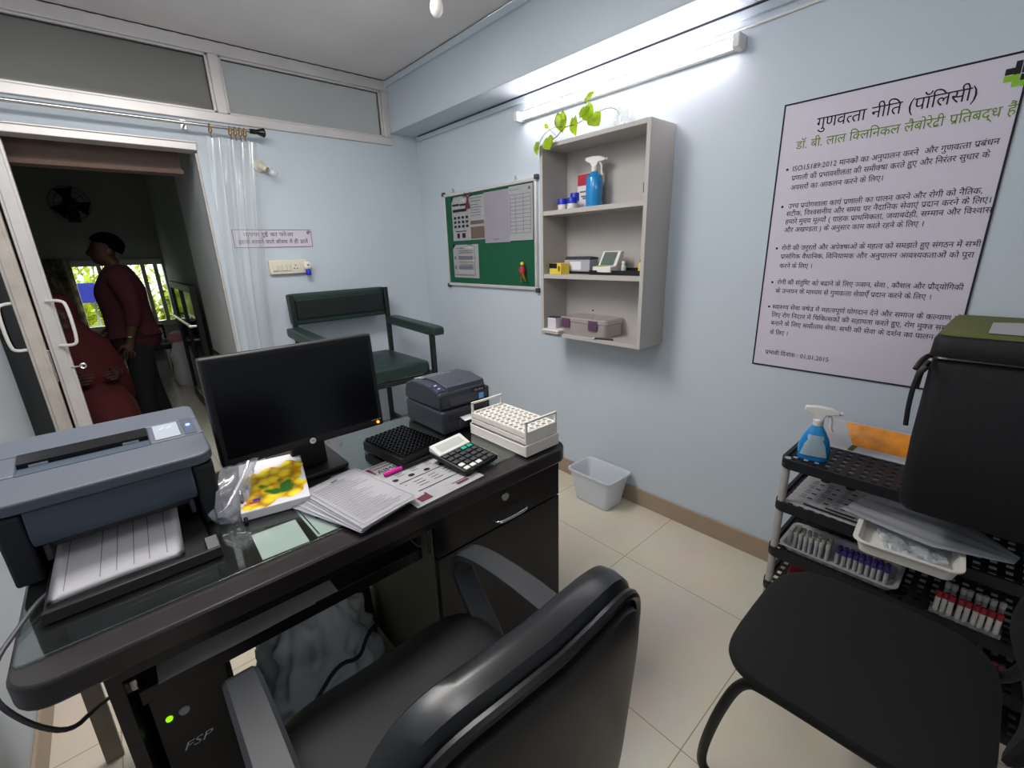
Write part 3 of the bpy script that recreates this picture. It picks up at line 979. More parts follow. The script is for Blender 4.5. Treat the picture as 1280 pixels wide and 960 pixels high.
# ================================================================== BACK WALL THINGS
rod = thing('curtain_rod', 'steel curtain rod with dark finial above the doorway', 'curtain rod', (0, 3.15, 2.092))
MB().cyl((LW + .005, 0, 0), (0.84, 0, 0), .0095, n=14).build('pole', 'steel', rod)
MB().lathe([(.013, 0), (.014, .03), (.012, .035), (.022, .065), (.026, .075), (.020, .082), (0, .083)], mtx=Matrix.Rotation(R(90), 3, 'Y'), o=(.825, 0, 0), n=18).build('finial', 'black_gloss', rod)
for bx in (-.25, .52):
    MB().box(bx - .012, bx + .012, .078, .089, -.03, .03).cyl((bx, .08, 0), (bx, .0, 0), .006, n=8).build('bracket', 'steel', rod)
RX = [0.628, 0.725, 0.750, 0.775, 0.798]
for k, rx in enumerate(RX):
    rg = MB().tube([(rx + .004 * math.sin(a * 2), .021 * math.cos(a), .021 * math.sin(a) - .0105) for a in [j * math.pi / 12 for j in range(24)]], .0035, 7, closed=True)
    rg.tube([(rx, 0, -.032), (rx, .006, -.045), (rx, 0, -.058)], .0028, 6)
    rg.build('ring', 'gold', rod)
def curt(u, v):
    # v 0 top .. 1 bottom
    w_ = (1 - v)
    x = 0.592 + 0.268 * u * (1 - 0.30 * min(1, v * 1.35)) - 0.035 * v - .02 * math.sin(v * 3.1)
    ph = u * 2 * math.pi * 3.2 + 1.2 * math.sin(v * 3)
    a = .012 + .018 * min(1, v * 2)
    y = 3.145 + a * math.sin(ph) + .005 * math.sin(ph * 2.3 + v * 6) - .012 * math.sin(v * math.pi)
    z = 2.045 - 1.95 * v - (.012 * math.sin(u * 9) ** 2 * w_)
    return Vector((x + .006 * math.sin(ph * 1.7), y, z))
tag(MB().grid(curt, 110, 60).build('vinyl_curtain', 'curtain', smooth=180), 'clear vinyl strip curtain bunched beside the doorway', 'curtain')
wb = thing('wall_bulb', 'small unlit bulb in white holder on wall beside curtain', 'bulb', (0.865, BW, 1.925))
MB().lathe([(.036, 0), (.036, .012), (.028, .018)], mtx=Matrix.Rotation(R(90), 3, 'X'), n=24).build('holder_base', 'cream', wb)
dv = Vector((.55, -.55, -.42)).normalized()
q = Vector((0, 0, 1)).rotation_difference(dv).to_matrix()
MB().lathe([(.020, 0), (.021, .03), (.016, .034), (.0165, .052)], mtx=q, o=Vector((0, -.016, 0)), n=20).build('socket', 'cream', wb)
MB().lathe([(.0125, .052), (.0125, .060)], mtx=q, o=Vector((0, -.016, 0)), n=18).build('cap', 'gold', wb)
MB().lathe([(.012, .060), (.019, .072), (.023, .088), (.021, .102), (.013, .113), (0, .117)], mtx=q, o=Vector((0, -.016, 0)), n=20).build('glass', 'clear_bulb', wb)

sg = thing('wall_sign', 'white sign with two lines of Hindi lettering above switchboard', 'sign', (0.65, BW, 1.45))
MB().box(0, .466, -.003, -.0005, 0, .11).build('panel', 'lavender', sg)
t = MB()
t.box(.004, .462, -.0036, -.003, .106, .1085).box(.004, .462, -.0036, -.003, .0015, .004).box(.002, .0045, -.0036, -.003, .0015, .1085).box(.4615, .464, -.0036, -.003, .0015, .1085)
letter(t, 'कृपया रुई का फोआ', (.06, -.0038, .068), (1, 0, 0), (0, 0, 1), .034, .29)
letter(t, 'इसके सामने वाले बॉक्स में ही डालें', (.026, -.0038, .024), (1, 0, 0), (0, 0, 1), .034, .41)
t.tube([(.448 + .009 * math.cos(a), -.0038, .090 + .010 * math.sin(a)) for a in [k * math.pi / 8 for k in range(13)]], .0022, 5)
t.box(.444, .452, -.0042, -.0034, .086, .094)
t.build('lettering', 'ink', sg)
sb = thing('switchboard', 'cream electric switchboard with switches and socket below the sign', 'switchboard', (0.818, BW, 1.283))
MB().box(0, .235, -.028, 0, 0, .088).build('plate', 'cream', sb, bevel=.006)
for k in range(4):
    MB().box(.018 + k * .028, .040 + k * .028, -.035, -.027, .022, .062, rot=Matrix.Rotation(R(4 if k % 2 else -4), 3, 'X')).build('switch', 'cream', sb, bevel=.002)
m_ = MB().box(.134, .180, -.031, -.027, .016, .068)
for px, pz in ((.157, .054), (.148, .034), (.166, .034)):
    m_.cyl((px, -.0305, pz), (px, -.033, pz), .004, n=10, mi=1)
m_.build('socket', ['cream', 'dark_grey'], sb, bevel=.001)
mr = thing('plug_in_vaporizer', 'white plug-in vaporizer with blue refill in switchboard socket', 'vaporizer', (1.045, BW - .034, 1.32))
MB().pad(.046, .052, .03, 4, 3, 6, 24, fn=lambda v: Vector((v.x, v.z - .012, v.y + .012))).build('housing', 'white', mr)
MB().lathe([(.014, -.05), (.016, -.045), (.016, -.022), (.012, -.015), (.012, -.008)], o=(0, -.014, 0), n=18).build('refill', 'cap_blue', mr)
MB().cyl((0, -.030, .015), (0, -.0275, .015), .005, n=14).build('button', 'dark_grey', mr)

# phlebotomy chair
pc = thing('phlebotomy_chair', 'dark green padded blood draw chair with wide armrests by wall', 'chair', (1.20, 2.78, 0))
MB().pad(.60, .60, .085, 14, 8, fn=lambda v: v + Vector((0, 0, .672))).build('seat', 'green_leather', pc)
MB().pad(.68, .20, .055, 22, 8, fn=lambda v: Vector((v.x, v.z + .345 + v.y * .08, v.y + 1.062))).build('backrest', 'green_leather', pc)
for s in (-1, 1):
    MB().pad(.085, .66, .060, 12, 7, fn=lambda v: Vector((v.x + s * .345, v.y - .02, v.z + .915 + .04 * v.y))).build('armrest', 'green_leather', pc)
f = MB()
for s in (-1, 1):
    f.box(s * .325 - .015, s * .325 + .015, .29, .32, .60, 1.16).box(s * .325 - .015, s * .325 + .015, -.30, -.27, .60, .885)
    f.box(s * .325 - .015, s * .325 + .015, -.30, .32, .60, .63)
f.box(-.325, .325, -.30, -.27, .60, .63).box(-.325, .325, .29, .32, .60, .63).box(-.3, .3, .30, .32, 1.0, 1.12)
f.build('frame', 'green_frame', pc, bevel=.003)
for s in (-1, 1):
    for yy in (-.285, .305):
        MB().box(s * .27 - .015, s * .27 + .015, yy - .015, yy + .015, 0, .60).build('leg', 'green_frame', pc, bevel=.003)
MB().box(-.27, .27, -.01, .02, .18, .21).box(-.285, -.255, -.27, .29, .18, .21).box(.255, .285, -.27, .29, .18, .21).build('stretcher', 'green_frame', pc, bevel=.003)

# ceiling bulb
cbu = thing('pendant_bulb', 'white bulb hanging on a short cord from ceiling', 'bulb', (1.20, 1.73, 2.30))
MB().cyl((0, 0, .10), (0, 0, CZ - 2.30), .003, n=8).build('cord', 'white', cbu)
MB().lathe([(.016, .055), (.018, .06), (.018, .095), (.008, .105)], n=18).build('holder', 'white', cbu)
MB().lathe([(0, -.032), (.013, -.029), (.023, -.016), (.026, .0), (.023, .018), (.016, .036), (.014, .056)], n=24).build('bulb', 'bulb', cbu)

# housings added around the three fill lights, all out of view
cl = thing('ceiling_fill_housing', 'added unseen fill light housing on ceiling near doorway side of desk', 'lamp', (0.25, 1.75, CZ))
MB().box(-.63, .63, -.28, .28, -.030, -.001).build('housing', 'white', cl, bevel=.004)
MB().box(-.64, -.60, -.29, .29, -.042, -.001).box(.60, .64, -.29, .29, -.042, -.001).box(-.60, .60, -.29, -.25, -.042, -.001).box(-.60, .60, .25, .29, -.042, -.001).build('frame', 'alu', cl, bevel=.003)
cl = thing('rear_fill_housing', 'added unseen fill light housing high on the wall opposite the doorway', 'lamp', (0.5, FW_, 2.25))
MB().box(-.62, .62, 0, .06, -.045, .045).build('batten', 'white', cl, bevel=.004)
cl = thing('desk_fill_holder', 'added unseen fill light holder on a cord above desk front', 'lamp', (0.10, 0.75, 2.36))
MB().cyl((0, 0, .07), (0, 0, CZ - 2.36), .003, n=8).build('cord', 'white', cl)
MB().lathe([(.0, 0), (.017, 0), (.019, .01), (.019, .05), (.008, .07)], n=18).build('holder', 'white', cl)

# ================================================================== RIGHT WALL THINGS
tl = thing('tube_light', 'lit white fluorescent tube light on right wall under beam', 'lamp', (RW, 1.47, 2.10))
MB().box(-.032, -.0005, -.60, .60, -.018, .022).build('batten', 'white', tl, bevel=.004)
MB().cyl((-.047, -.585, 0), (-.047, .585, 0), .0135, n=20).build('tube', 'tube', tl)
for s in (-1, 1):
    MB().box(-.064, -.001, s * .598 - .014, s * .598 + .014, -.024, .026).build('end_cap', 'white', tl, bevel=.005)
pts = smooth_path([(-.004, .55, .02), (-.004, .60, .045), (-.004, .2, .049), (-.004, -.6, .047), (-.004, -1.0, .055)], 1)
MB().tube(pts, .005, 8).build('cable', 'white', tl)

nb = thing('notice_board', 'green felt notice board in aluminium frame on right wall', 'board', (RW, 1.96, 1.148))
NW, NH = .945, .635
MB().box(-.012, -.001, .012, NW - .012, .012, NH - .012).build('felt', 'felt', nb)
f = MB().box(-.020, -.001, 0, NW, 0, .020).box(-.020, -.001, 0, NW, NH - .020, NH).box(-.020, -.001, 0, .018, .02, NH - .02).box(-.020, -.001, NW - .018, NW, .02, NH - .02)
f.build('frame', 'alu', nb, bevel=.003)
for a in (0, NW):
    for b_ in (0, NH):
        MB().box(-.023, -.001, a - .014, a + .014, b_ - .014, b_ + .014).build('corner_cap', 'dark_grey', nb, bevel=.005)
for a in (.18, .83):
    MB().tube([(-.004, a - .012, NH + .004), (-.008, a, NH + .03), (-.004, a + .012, NH + .004)], .0025, 6).build('hanger', 'steel', nb)
PX = RW - .0135
def sheet(name, label, y0, y1, z0, z1, k=0, m='paper', cat='notice'):
    """sheet on the board; y1 is its left edge in the room view"""
    o = thing(name, label, cat, (PX - .0012 * k, y1, z0), group='papers pinned on the notice board')
    w_, h = y1 - y0, z1 - z0
    MB().grid(lambda u, v: Vector((-.0008 - .003 * math.sin(u * 5 + k) ** 2 * (1 - v), -w_ * u, h * v)), 8, 8, thick=.0004).build('page', m, o)
    return o, w_, h
def rules(o, w_, h, rows, x=-.0052, mi='ink_grey', hh=.0035):
    t = MB()
    for (u0, u1, v) in rows:
        t.box(x, x + .0004, -w_ * u1, -w_ * u0, h * v - hh / 2, h * v + hh / 2)
    t.build('print', mi, o)
o, w_, h = sheet('notice', 'white notice with black pictograms at upper left of green board', 2.60, 2.81, 1.462, 1.752)
t = MB()
for r in range(3):
    for c in range(4):
        t.box(-.0052, -.0048, -w_ * (.12 + .22 * c) - .028, -w_ * (.12 + .22 * c), h * (.50 - .10 * r), h * (.50 - .10 * r) + .016)
t.box(-.0052, -.0048, -w_ * .85, -w_ * .08, h * .66, h * .72).box(-.0052, -.0048, -w_ * .45, -w_ * .06, h * .80, h * .84).box(-.0052, -.0048, -w_ * .78, -w_ * .2, h * .21, h * .225)
t.box(-.0052, -.0048, -w_ * .40, -w_ * .26, h * .06, h * .17).box(-.0052, -.0048, -w_ * .72, -w_ * .55, h * .06, h * .17).box(-.0052, -.0048, -w_ * .86, -w_ * .5, h * .79, h * .83)
t.build('print', 'ink', o)
o, w_, h = sheet('notice', 'narrow notice with brown photo overlapping pictogram sheet on green board', 2.44, 2.60, 1.463, 1.742, 1)
rules(o, w_, h, [(.1, .9, .95), (.1, .8, .88), (.1, .6, .80), (.1, .85, .74), (.1, .7, .68), (.1, .8, .62), (.1, .75, .56)])
MB().box(-.0052, -.0048, -w_ * .97, -w_ * .05, h * .03, h * .30).box(-.0052, -.0048, -w_ * .97, -w_ * .05, h * .36, h * .44).build('photo_print', 'brown', o)
o, w_, h = sheet('notice', 'blank pale sheet at upper middle of green board', 2.19, 2.44, 1.437, 1.748, 2, 'lavender')
rules(o, w_, h, [(.35, .55, .07)])
o, w_, h = sheet('notice', 'form sheet with faint grey table at upper right of green board', 1.985, 2.195, 1.443, 1.755, 3)
rules(o, w_, h, [(.06, .5, .93)] + [(.06, .92, .84 - .07 * k) for k in range(11)], hh=.0018)
t = MB()
for c in (.06, .3, .62, .92): t.box(-.0052, -.0048, -w_ * c - .0016, -w_ * c, h * .14, h * .84)
t.box(-.0052, -.0048, -w_ * .92, -w_ * .84, h * .90, h * .95)
t.build('table_print', 'ink_grey', o)
o, w_, h = sheet('notice', 'white notice with two dark bars at lower left of green board', 2.525, 2.825, 1.207, 1.435, 0)
rules(o, w_, h, [(.12, .14, .55), (.12, .45, .9), (.24, .8, .82), (.24, .8, .76), (.24, .8, .48), (.24, .8, .40)])
MB().box(-.0052, -.0048, -w_ * .78, -w_ * .22, h * .56, h * .66).box(-.0052, -.0048, -w_ * .78, -w_ * .22, h * .26, h * .37).box(-.0052, -.0048, -w_ * .12, -w_ * .06, h * .56, h * .66).box(-.0052, -.0048, -w_ * .12, -w_ * .06, h * .26, h * .37).build('bar_print', 'ink_grey', o)
MB().box(-.0056, -.0052, -w_ * .86, -w_ * .855, h * .1, h * .92).box(-.0056, -.0052, -w_ * .86, -w_ * .06, h * .08, h * .09).build('border_print', 'ink', o)
rb = thing('ribbon_bow', 'small dark red ribbon bow pinned over top left notices', 'ribbon', (RW - .022, 2.605, 1.735))
t = MB()
for a in (35, 145, 260, 285):
    d = Vector((0, math.cos(R(a)), math.sin(R(a))))
    n_ = Vector((0, -d.z, d.y))
    L = .045 if a < 200 else .07
    t._faces([Vector((0, 0, 0)), d * L + n_ * .013 + Vector((-.004, 0, 0)), d * L - n_ * .013 + Vector((-.004, 0, 0)), Vector((-.003, 0, 0)) + n_ * .004], [(0, 1, 2), (0, 2, 3), (0, 3, 1), (1, 3, 2)], 0)
t.lathe([(0, -.005), (.006, -.002), (.006, .002), (0, .005)], n=10)
t.build('bow', 'ink_maroon', rb)
dl = thing('hanging_trinket', 'small red and cream trinket hanging at lower right of green board', 'trinket', (RW - .040, 2.066, 1.25))
MB().lathe([(0, -.03), (.016, -.022), (.02, 0), (.012, .02), (0, .026)], o=(0, 0, .02), n=14).build('body', 'red', dl)
MB().lathe([(0, -.012), (.011, -.006), (.011, .006), (0, .013)], o=(0, 0, .055), n=12).build('head', 'yellow', dl)
t = MB()
for a, L in ((-.03, -.05), (.012, -.055), (-.012, -.03), (.028, .015)):
    t.tube([(0, 0, .015), (-.003, a * .6, .01 + L * .6), (0, a, L)], [.006, .005, .006], 8)
t.build('tassels', 'gold', dl)

# wall cabinet
wc = thing('wall_cabinet', 'grey open wall cabinet with three shelves on right wall', 'cabinet', (RW, 1.122, .928))
CW, CH, CD, CT = .632, .957, .195, .019
MB().box(-.006, -.001, CT, CW - CT, CT, CH - CT).build('back_panel', 'grey_shelf', wc)
MB().box(-CD, -.001, 0, CT, 0, CH).build('side_panel', 'grey_shelf', wc, bevel=.001)
MB().box(-CD, -.001, CW - CT, CW, 0, CH).build('side_panel', 'grey_shelf', wc, bevel=.001)
MB().box(-CD, -.001, CT, CW - CT, CH - CT, CH).build('top_panel', 'grey_shelf', wc, bevel=.001)
MB().box(-CD, -.001, CT, CW - CT, 0, CT).build('bottom_panel', 'grey_shelf', wc, bevel=.001)
S1, S2 = 1.575, 1.258                     # shelf tops (world z)
for z in (S1, S2):
    MB().box(-CD + .003, -.006, CT, CW - CT, z - .928 - .022, z - .928).build('shelf', 'grey_shelf', wc, bevel=.001)
MB().box(-CD + .004, -CD + .016, CT, CT + .006, S1 - .928 + .03, S1 - .928 + .07).build('hinge_plate', 'dark_grey', wc)
MB().cyl((-.006, .42, .13), (-.012, .42, .13), .004, n=8).build('screw', 'dark_grey', wc)

def spray_bottle(name, label, loc, rz, shape, body_mat, r, h, label_m=None):
    o = thing(name, label, 'bottle', loc, rz)
    if shape == 'round':
        MB().lathe([(r * .93, 0), (r, .006), (r, h * .80), (r * .9, h * .88), (r * .45, h * .97), (.013, h)], n=28).build('body', body_mat, o)
        MB().lathe([(r * 1.0 - .001, h * .80), (r * .9, h * .88), (r * .45, h * .97), (.0135, h + .001)], n=28).build('shoulder', 'clear', o) if False else None
    else:
        rings = []
        for w_, d_, z in ((.044, .024, 0), (.047, .027, .006), (.048, .028, h * .35), (.040, .026, h * .62), (.026, .020, h * .85), (.014, .014, h)):
            rings.append([Vector((w_ * math.copysign(abs(math.cos(a)) ** .7, math.cos(a)), d_ * math.copysign(abs(math.sin(a)) ** .7, math.sin(a)), z)) for a in [k * math.pi / 14 for k in range(28)]])
        MB().rings(rings).build('body', body_mat, o)
    if label_m:
        MB().grid(lambda u, v: Vector(((u - .5) * (.078 - .034 * v), .0302 - .0045 * v * v - .0055 * abs(2 * u - 1) ** 3, h * (.16 + .60 * v))), 12, 8, thick=.0006).build('label', label_m, o)
    MB().lathe([(.015, h), (.016, h + .004), (.016, h + .02), (.012, h + .024)], n=20).build('collar', 'white', o)
    hd = MB()
    hd.prism([(-.055, h + .055), (-.055, h + .045), (-.02, h + .040), (-.012, h + .022), (.014, h + .022), (.018, h + .036), (.045, h + .050), (.043, h + .064), (.01, h + .068), (-.03, h + .066)], -.011, .011, 'y')
    hd.build('spray_head', 'white', o, bevel=.003)
    tr = MB().tube(smooth_path([(-.022, 0, h + .045), (-.036, 0, h + .025), (-.034, 0, h + .0), (-.042, 0, h - .018)], 2), .005, 8)
    tr.build('trigger', 'white', o)
    MB().cyl((-.055, 0, h + .050), (-.064, 0, h + .050), .007, .006, n=12).build('nozzle', 'white', o)
    return o
spray_bottle('spray_bottle', 'round spray bottle of blue liquid on top cabinet shelf', (1.895, 1.49, S1), R(110), 'round', 'blue_liquid', .040, .165)
for k, (yy, xx, st_lbl) in enumerate(((1.665, 1.86, 'blue-capped jar at left front on top cabinet shelf'), (1.600, 1.86, 'blue-capped jar between the front jar and spray bottle'), (1.635, 1.925, 'blue-capped jar behind the two front jars on top shelf'))):
    o = thing('small_jar', st_lbl, 'jar', (xx, yy, S1), group='blue-capped jars on the top cabinet shelf')
    s = 1.0 if k < 2 else 1.5
    MB().lathe([(.022, 0), (.024, .003), (.024, .034 * s), (.020, .038 * s)], n=20).build('body', 'white', o)
    MB().lathe([(.026, .030 * s), (.026, .054 * s), (.024, .057 * s), (0, .057 * s)], n=20).build('lid', 'cap_blue', o)
o = thing('card_box', 'white card box with red top behind blue spray bottle', 'box', (1.945, 1.575, S1))
MB().box(-.02, .02, -.045, .045, 0, .17).build('carton', 'paper', o, bevel=.002)
MB().box(-.0215, -.0205, -.043, .043, .115, .168).build('red_panel', 'red', o)
t = MB()
letter(t, 'ANTI', (-.0212, .036, .075), (0, -1, 0), (0, 0, 1), .022, .07, shear=.2) if False else None
for z, a, b_ in ((.082, -.03, .03), (.060, -.035, .02), (.05, -.03, .01)):
    t.box(-.0212, -.0206, a, b_, z, z + .008)
t.build('print', 'ink_grey', o)
# shelf two
o = thing('medicine_box', 'small yellow and black box on middle cabinet shelf', 'box', (1.835, 1.665, S2), R(-12))
MB().box(-.028, .028, -.052, .052, 0, .056).build('carton', 'yellow', o, bevel=.0015)
MB().box(-.0288, -.0282, -.018, .051, .030, .0555).build('dark_panel', 'black', o)
MB().box(-.0288, -.0282, -.045, -.028, .016, .042).build('print', 'gold', o)
o = thing('open_carton', 'grey open carton with dark flap on middle cabinet shelf', 'box', (1.905, 1.575, S2 + .0))
MB().box(-.035, .035, -.085, .085, .012, .072).build('carton', 'grey_box', o, bevel=.002)
MB().prism([(-.037, .072), (.037, .072), (.037, .080), (-.02, .088)], -.087, .085, 'y').build('flap', 'dark_grey', o, bevel=.001)
MB().box(-.0365, -.0355, -.03, .045, .02, .062).build('label', 'paper', o)
MB().box(-.045, .04, -.09, .09, 0, .012).build('base_tray', 'black', o)
o = thing('thermometer_display', 'white desk display with grey screen on middle cabinet shelf', 'display', (1.865, 1.375, S2 + .012), R(-6))
MB().prism([(-.045, 0), (.03, 0), (.055, .095), (.045, .10), (.028, .097), (-.005, .032), (-.045, .028)], -.058, .058, 'y').build('housing', 'white', o, bevel=.004)
MB().quad([(-.0075, .042, .034), (-.0075, -.042, .034), (.0265, -.042, .094), (.0265, .042, .094)]).build('screen', 'lcd', o)
MB().quad([(-.0450, .055, .0290), (-.0450, -.01, .0290), (-.0064, -.01, .0325), (-.0064, .055, .0325)]).build('lime_print', 'lime', o)
o = thing('long_tray', 'low black tray along the middle cabinet shelf', 'tray', (1.885, 1.325, S2))
MB().box(-.062, .062, -.165, .13, 0, .006).box(-.062, -.058, -.165, .13, .006, .022).box(.058, .062, -.165, .13, .006, .03).box(-.058, .058, -.165, -.161, .006, .02).box(-.058, .058, .126, .13, .006, .02).build('tray_body', 'black', o)
o = thing('clear_vial', 'small clear vial on the black tray in cabinet', 'vial', (1.855, 1.275, S2 + .006))
MB().lathe([(.011, 0), (.012, .003), (.012, .036), (.008, .042), (.008, .05)], n=16).build('body', 'milky', o)
MB().lathe([(.009, .046), (.009, .058), (0, .058)], n=14).build('cap', 'white', o)
o = thing('dropper_bottle', 'yellow dropper bottle with black cap at right of middle shelf', 'bottle', (1.86, 1.20 - .02, S2), 0)
MB().lathe([(.015, 0), (.016, .003), (.016, .052), (.010, .060)], n=18).build('body', 'yellow', o)
MB().lathe([(.010, .058), (.010, .070), (.006, .076), (0, .076)], n=14).build('cap', 'black', o)
# bottom shelf
ZB = .928 + CT
o = thing('storage_box', 'shallow clear plastic box with purple clasps on bottom cabinet shelf', 'box', (1.885, 1.485, ZB))
MB().prism(rrect(-.075, .075, -.15, .15, .018), .0, .065, 'z').build('tub', 'box_film', o, bevel=.003)
MB().prism(rrect(-.079, .079, -.154, .154, .02), .066, .092, 'z').build('lid', 'box_film', o, bevel=.005)
for yy in (-.075, .105):
    MB().box(-.086, -.078, yy - .028, yy + .028, .035, .085).build('clasp', mat('plum_clasp', '#5b3f58', .4) if yy < 0 else bpy.data.materials['plum_clasp'], o, bevel=.003)
o = thing('small_card_box', 'small white box at left end of bottom cabinet shelf', 'box', (1.82, 1.69, ZB + .022), R(4))
MB().box(-.022, .022, -.028, .028, 0, .056).build('carton', 'paper', o, bevel=.0015)
MB().box(-.0228, -.0222, -.024, .024, .006, .05).build('label', 'lavender', o)
MB().box(-.022, .022, -.028, .028, .056, .060).build('dark_top', 'dark_grey', o)
o = thing('slide_case', 'flat pale case jutting from bottom cabinet shelf under white box', 'case', (1.808, 1.662, ZB))
MB().box(-.052, .045, -.058, .064, 0, .009).build('base', 'grey_shelf', o, bevel=.002)
MB().box(-.050, .045, -.056, .062, .011, .021).build('lid', 'white', o, bevel=.002)
o = thing('pen', 'black pen on bottom cabinet shelf before clear plastic box', 'pen', (1.794, 1.335, ZB + .005), R(92))
MB().cyl((-.05, 0, 0), (.045, 0, 0), .0048, n=12).build('barrel', 'black', o)
MB().cyl((.045, 0, 0), (.062, 0, 0), .0045, .0012, n=12).build('tip', 'white', o)
o.rotation_euler.z = R(105)

# plant on the cabinet
CTZ = .928 + CH
vs = thing('glass_jar', 'clear jar holding the vine on top of cabinet', 'jar', (1.875, 1.315, CTZ))
MB().lathe([(.0, .001), (.036, .001), (.042, .006), (.044, .03), (.040, .075), (.030, .09), (.031, .10), (.0305, .10), (.0285, .09), (.0385, .075), (.042, .03), (.040, .008), (.0, .004)], n=26, cap=False).build('body', 'clear', vs)
MB().tube([(0, .03, .09), (.0, .0, .108), (0, -.045, .10), (0, -.06, .06), (0, -.045, .03)], .004, 8).build('handle', 'clear', vs)
pv = thing('pothos_vine', 'yellow-green pothos vine trailing over the cabinet top', 'plant', (1.85, 1.315, CTZ))
vp = smooth_path([(.02, 0, .02), (.0, .03, .10), (-.03, .13, .085), (-.04, .22, .055), (-.045, .29, .06), (-.05, .34, .02), (-.078, .36, .006)], 2)
st2 = MB().tube(vp, .0022, 7)
vp2 = smooth_path([(-.03, .13, .085), (-.03, .17, .12), (-.03, .175, .145)], 2)
st2.tube(vp2, .0018, 6)
st2.tube(smooth_path([(-.045, .29, .06), (-.05, .36, .07), (-.06, .42, .045), (-.075, .43, .0)], 2), .0016, 6)
leaves = MB()
def leaf(p, d, n_, L, w_):
    p, d, n_ = Vector(p), Vector(d).normalized(), Vector(n_).normalized()
    sdv = d.cross(n_).normalized()
    n_ = sdv.cross(d)
    prof = [(-.10, .10), (-.16, .30), (-.08, .46), (.10, .50), (.35, .42), (.60, .28), (.82, .13), (1.0, 0)]
    def fn(u, v):
        t = u
        x = -0.02 + 1.02 * t
        wd = .5 * math.sin(math.pi * min(1, t * .92 + .08)) ** .75 * (1 - .35 * t) * (1.15)
        s = (v - .5) * 2
        back = -.14 * (abs(s)) * max(0, 1 - t * 4)
        return p + d * (x + back) * L + sdv * s * wd * w_ + n_ * (.12 * abs(s) * wd - .18 * t * t) * L
    leaves.grid(fn, 9, 6, thick=.0006)
for p, d, n_, L, w_ in [((-.03, .175, .148), (0, -.7, .4), (-1, .1, .5), .055, .05), ((-.03, .17, .118), (-.1, -.2, -.35), (-1, .15, .3), .075, .075), ((-.035, .13, .075), (-.2, -.3, -.25), (-1, 0, .6), .085, .075),
                     ((-.04, .235, .085), (-.15, -.1, -1), (-1, .3, .2), .075, .070), ((-.04, .32, .12), (-.1, -.15, -.8), (-1, -.2, .2), .082, .072), ((-.045, .30, .085), (-.1, .05, -.8), (-1, .2, .1), .05, .05),
                     ((-.085, .36, .018), (-.25, -.25, -.6), (-1, .1, .4), .06, .075), ((-.082, .435, .01), (-.2, .05, -.9), (-1, .2, .1), .055, .05), ((-.05, .395, .075), (-.2, .2, .3), (-1, .1, .4), .025, .022), ((-.04, .20, .09), (-.1, -.5, .2), (-1, .1, .3), .06, .05)]:
    leaf(p, d, n_, L, w_)
for a, b_ in (((-.035, .18, .07), (-.03, .17, .118)), ((-.042, .25, .06), (-.04, .235, .085)), ((-.045, .29, .06), (-.04, .32, .12)), ((-.05, .34, .03), (-.05, .395, .075))):
    st2.tube([a, b_], .0013, 6)
st2.build('stem', 'stem', pv)
leaves.build('leaves', 'leaf', pv, smooth=180)

# poster
ps = thing('policy_poster', 'large white Hindi policy poster with black border on right wall', 'poster', (RW, .697, .897))
PW, PH = .602, .963
MB().box(-.004, -.0005, -PW, 0, 0, PH).build('panel', 'lavender', ps)
t = MB()
bt = .0055
t.box(-.0048, -.004, -PW, 0, 0, bt).box(-.0048, -.004, -PW, 0, PH - bt, PH).box(-.0048, -.004, -bt, 0, bt, PH - bt).box(-.0048, -.004, -PW, -PW + bt, bt, PH - bt)
t.build('border', 'ink', ps)
def pl(mb, text, ya, yb, z, size):
    letter(mb, text, (-.0050, ya - .697, z - .897), (0, -1, 0), (0, 0, 1), size, ya - yb)
t = MB(); pl(t, 'गुणवत्ता नीति (पॉलिसी)', .586, .186, 1.762, .052); t.build('title_lettering', 'ink', ps)
t = MB(); pl(t, 'डॉ. बी. लाल क्लिनिकल लैबोरेट्री प्रतिबद्ध हैं', .642, .101, 1.7055, .040); t.build('green_lettering', 'ink_green', ps)
BUL_Z = (1.634, 1.5055, 1.3555, 1.2275, 1.132)
t = MB()
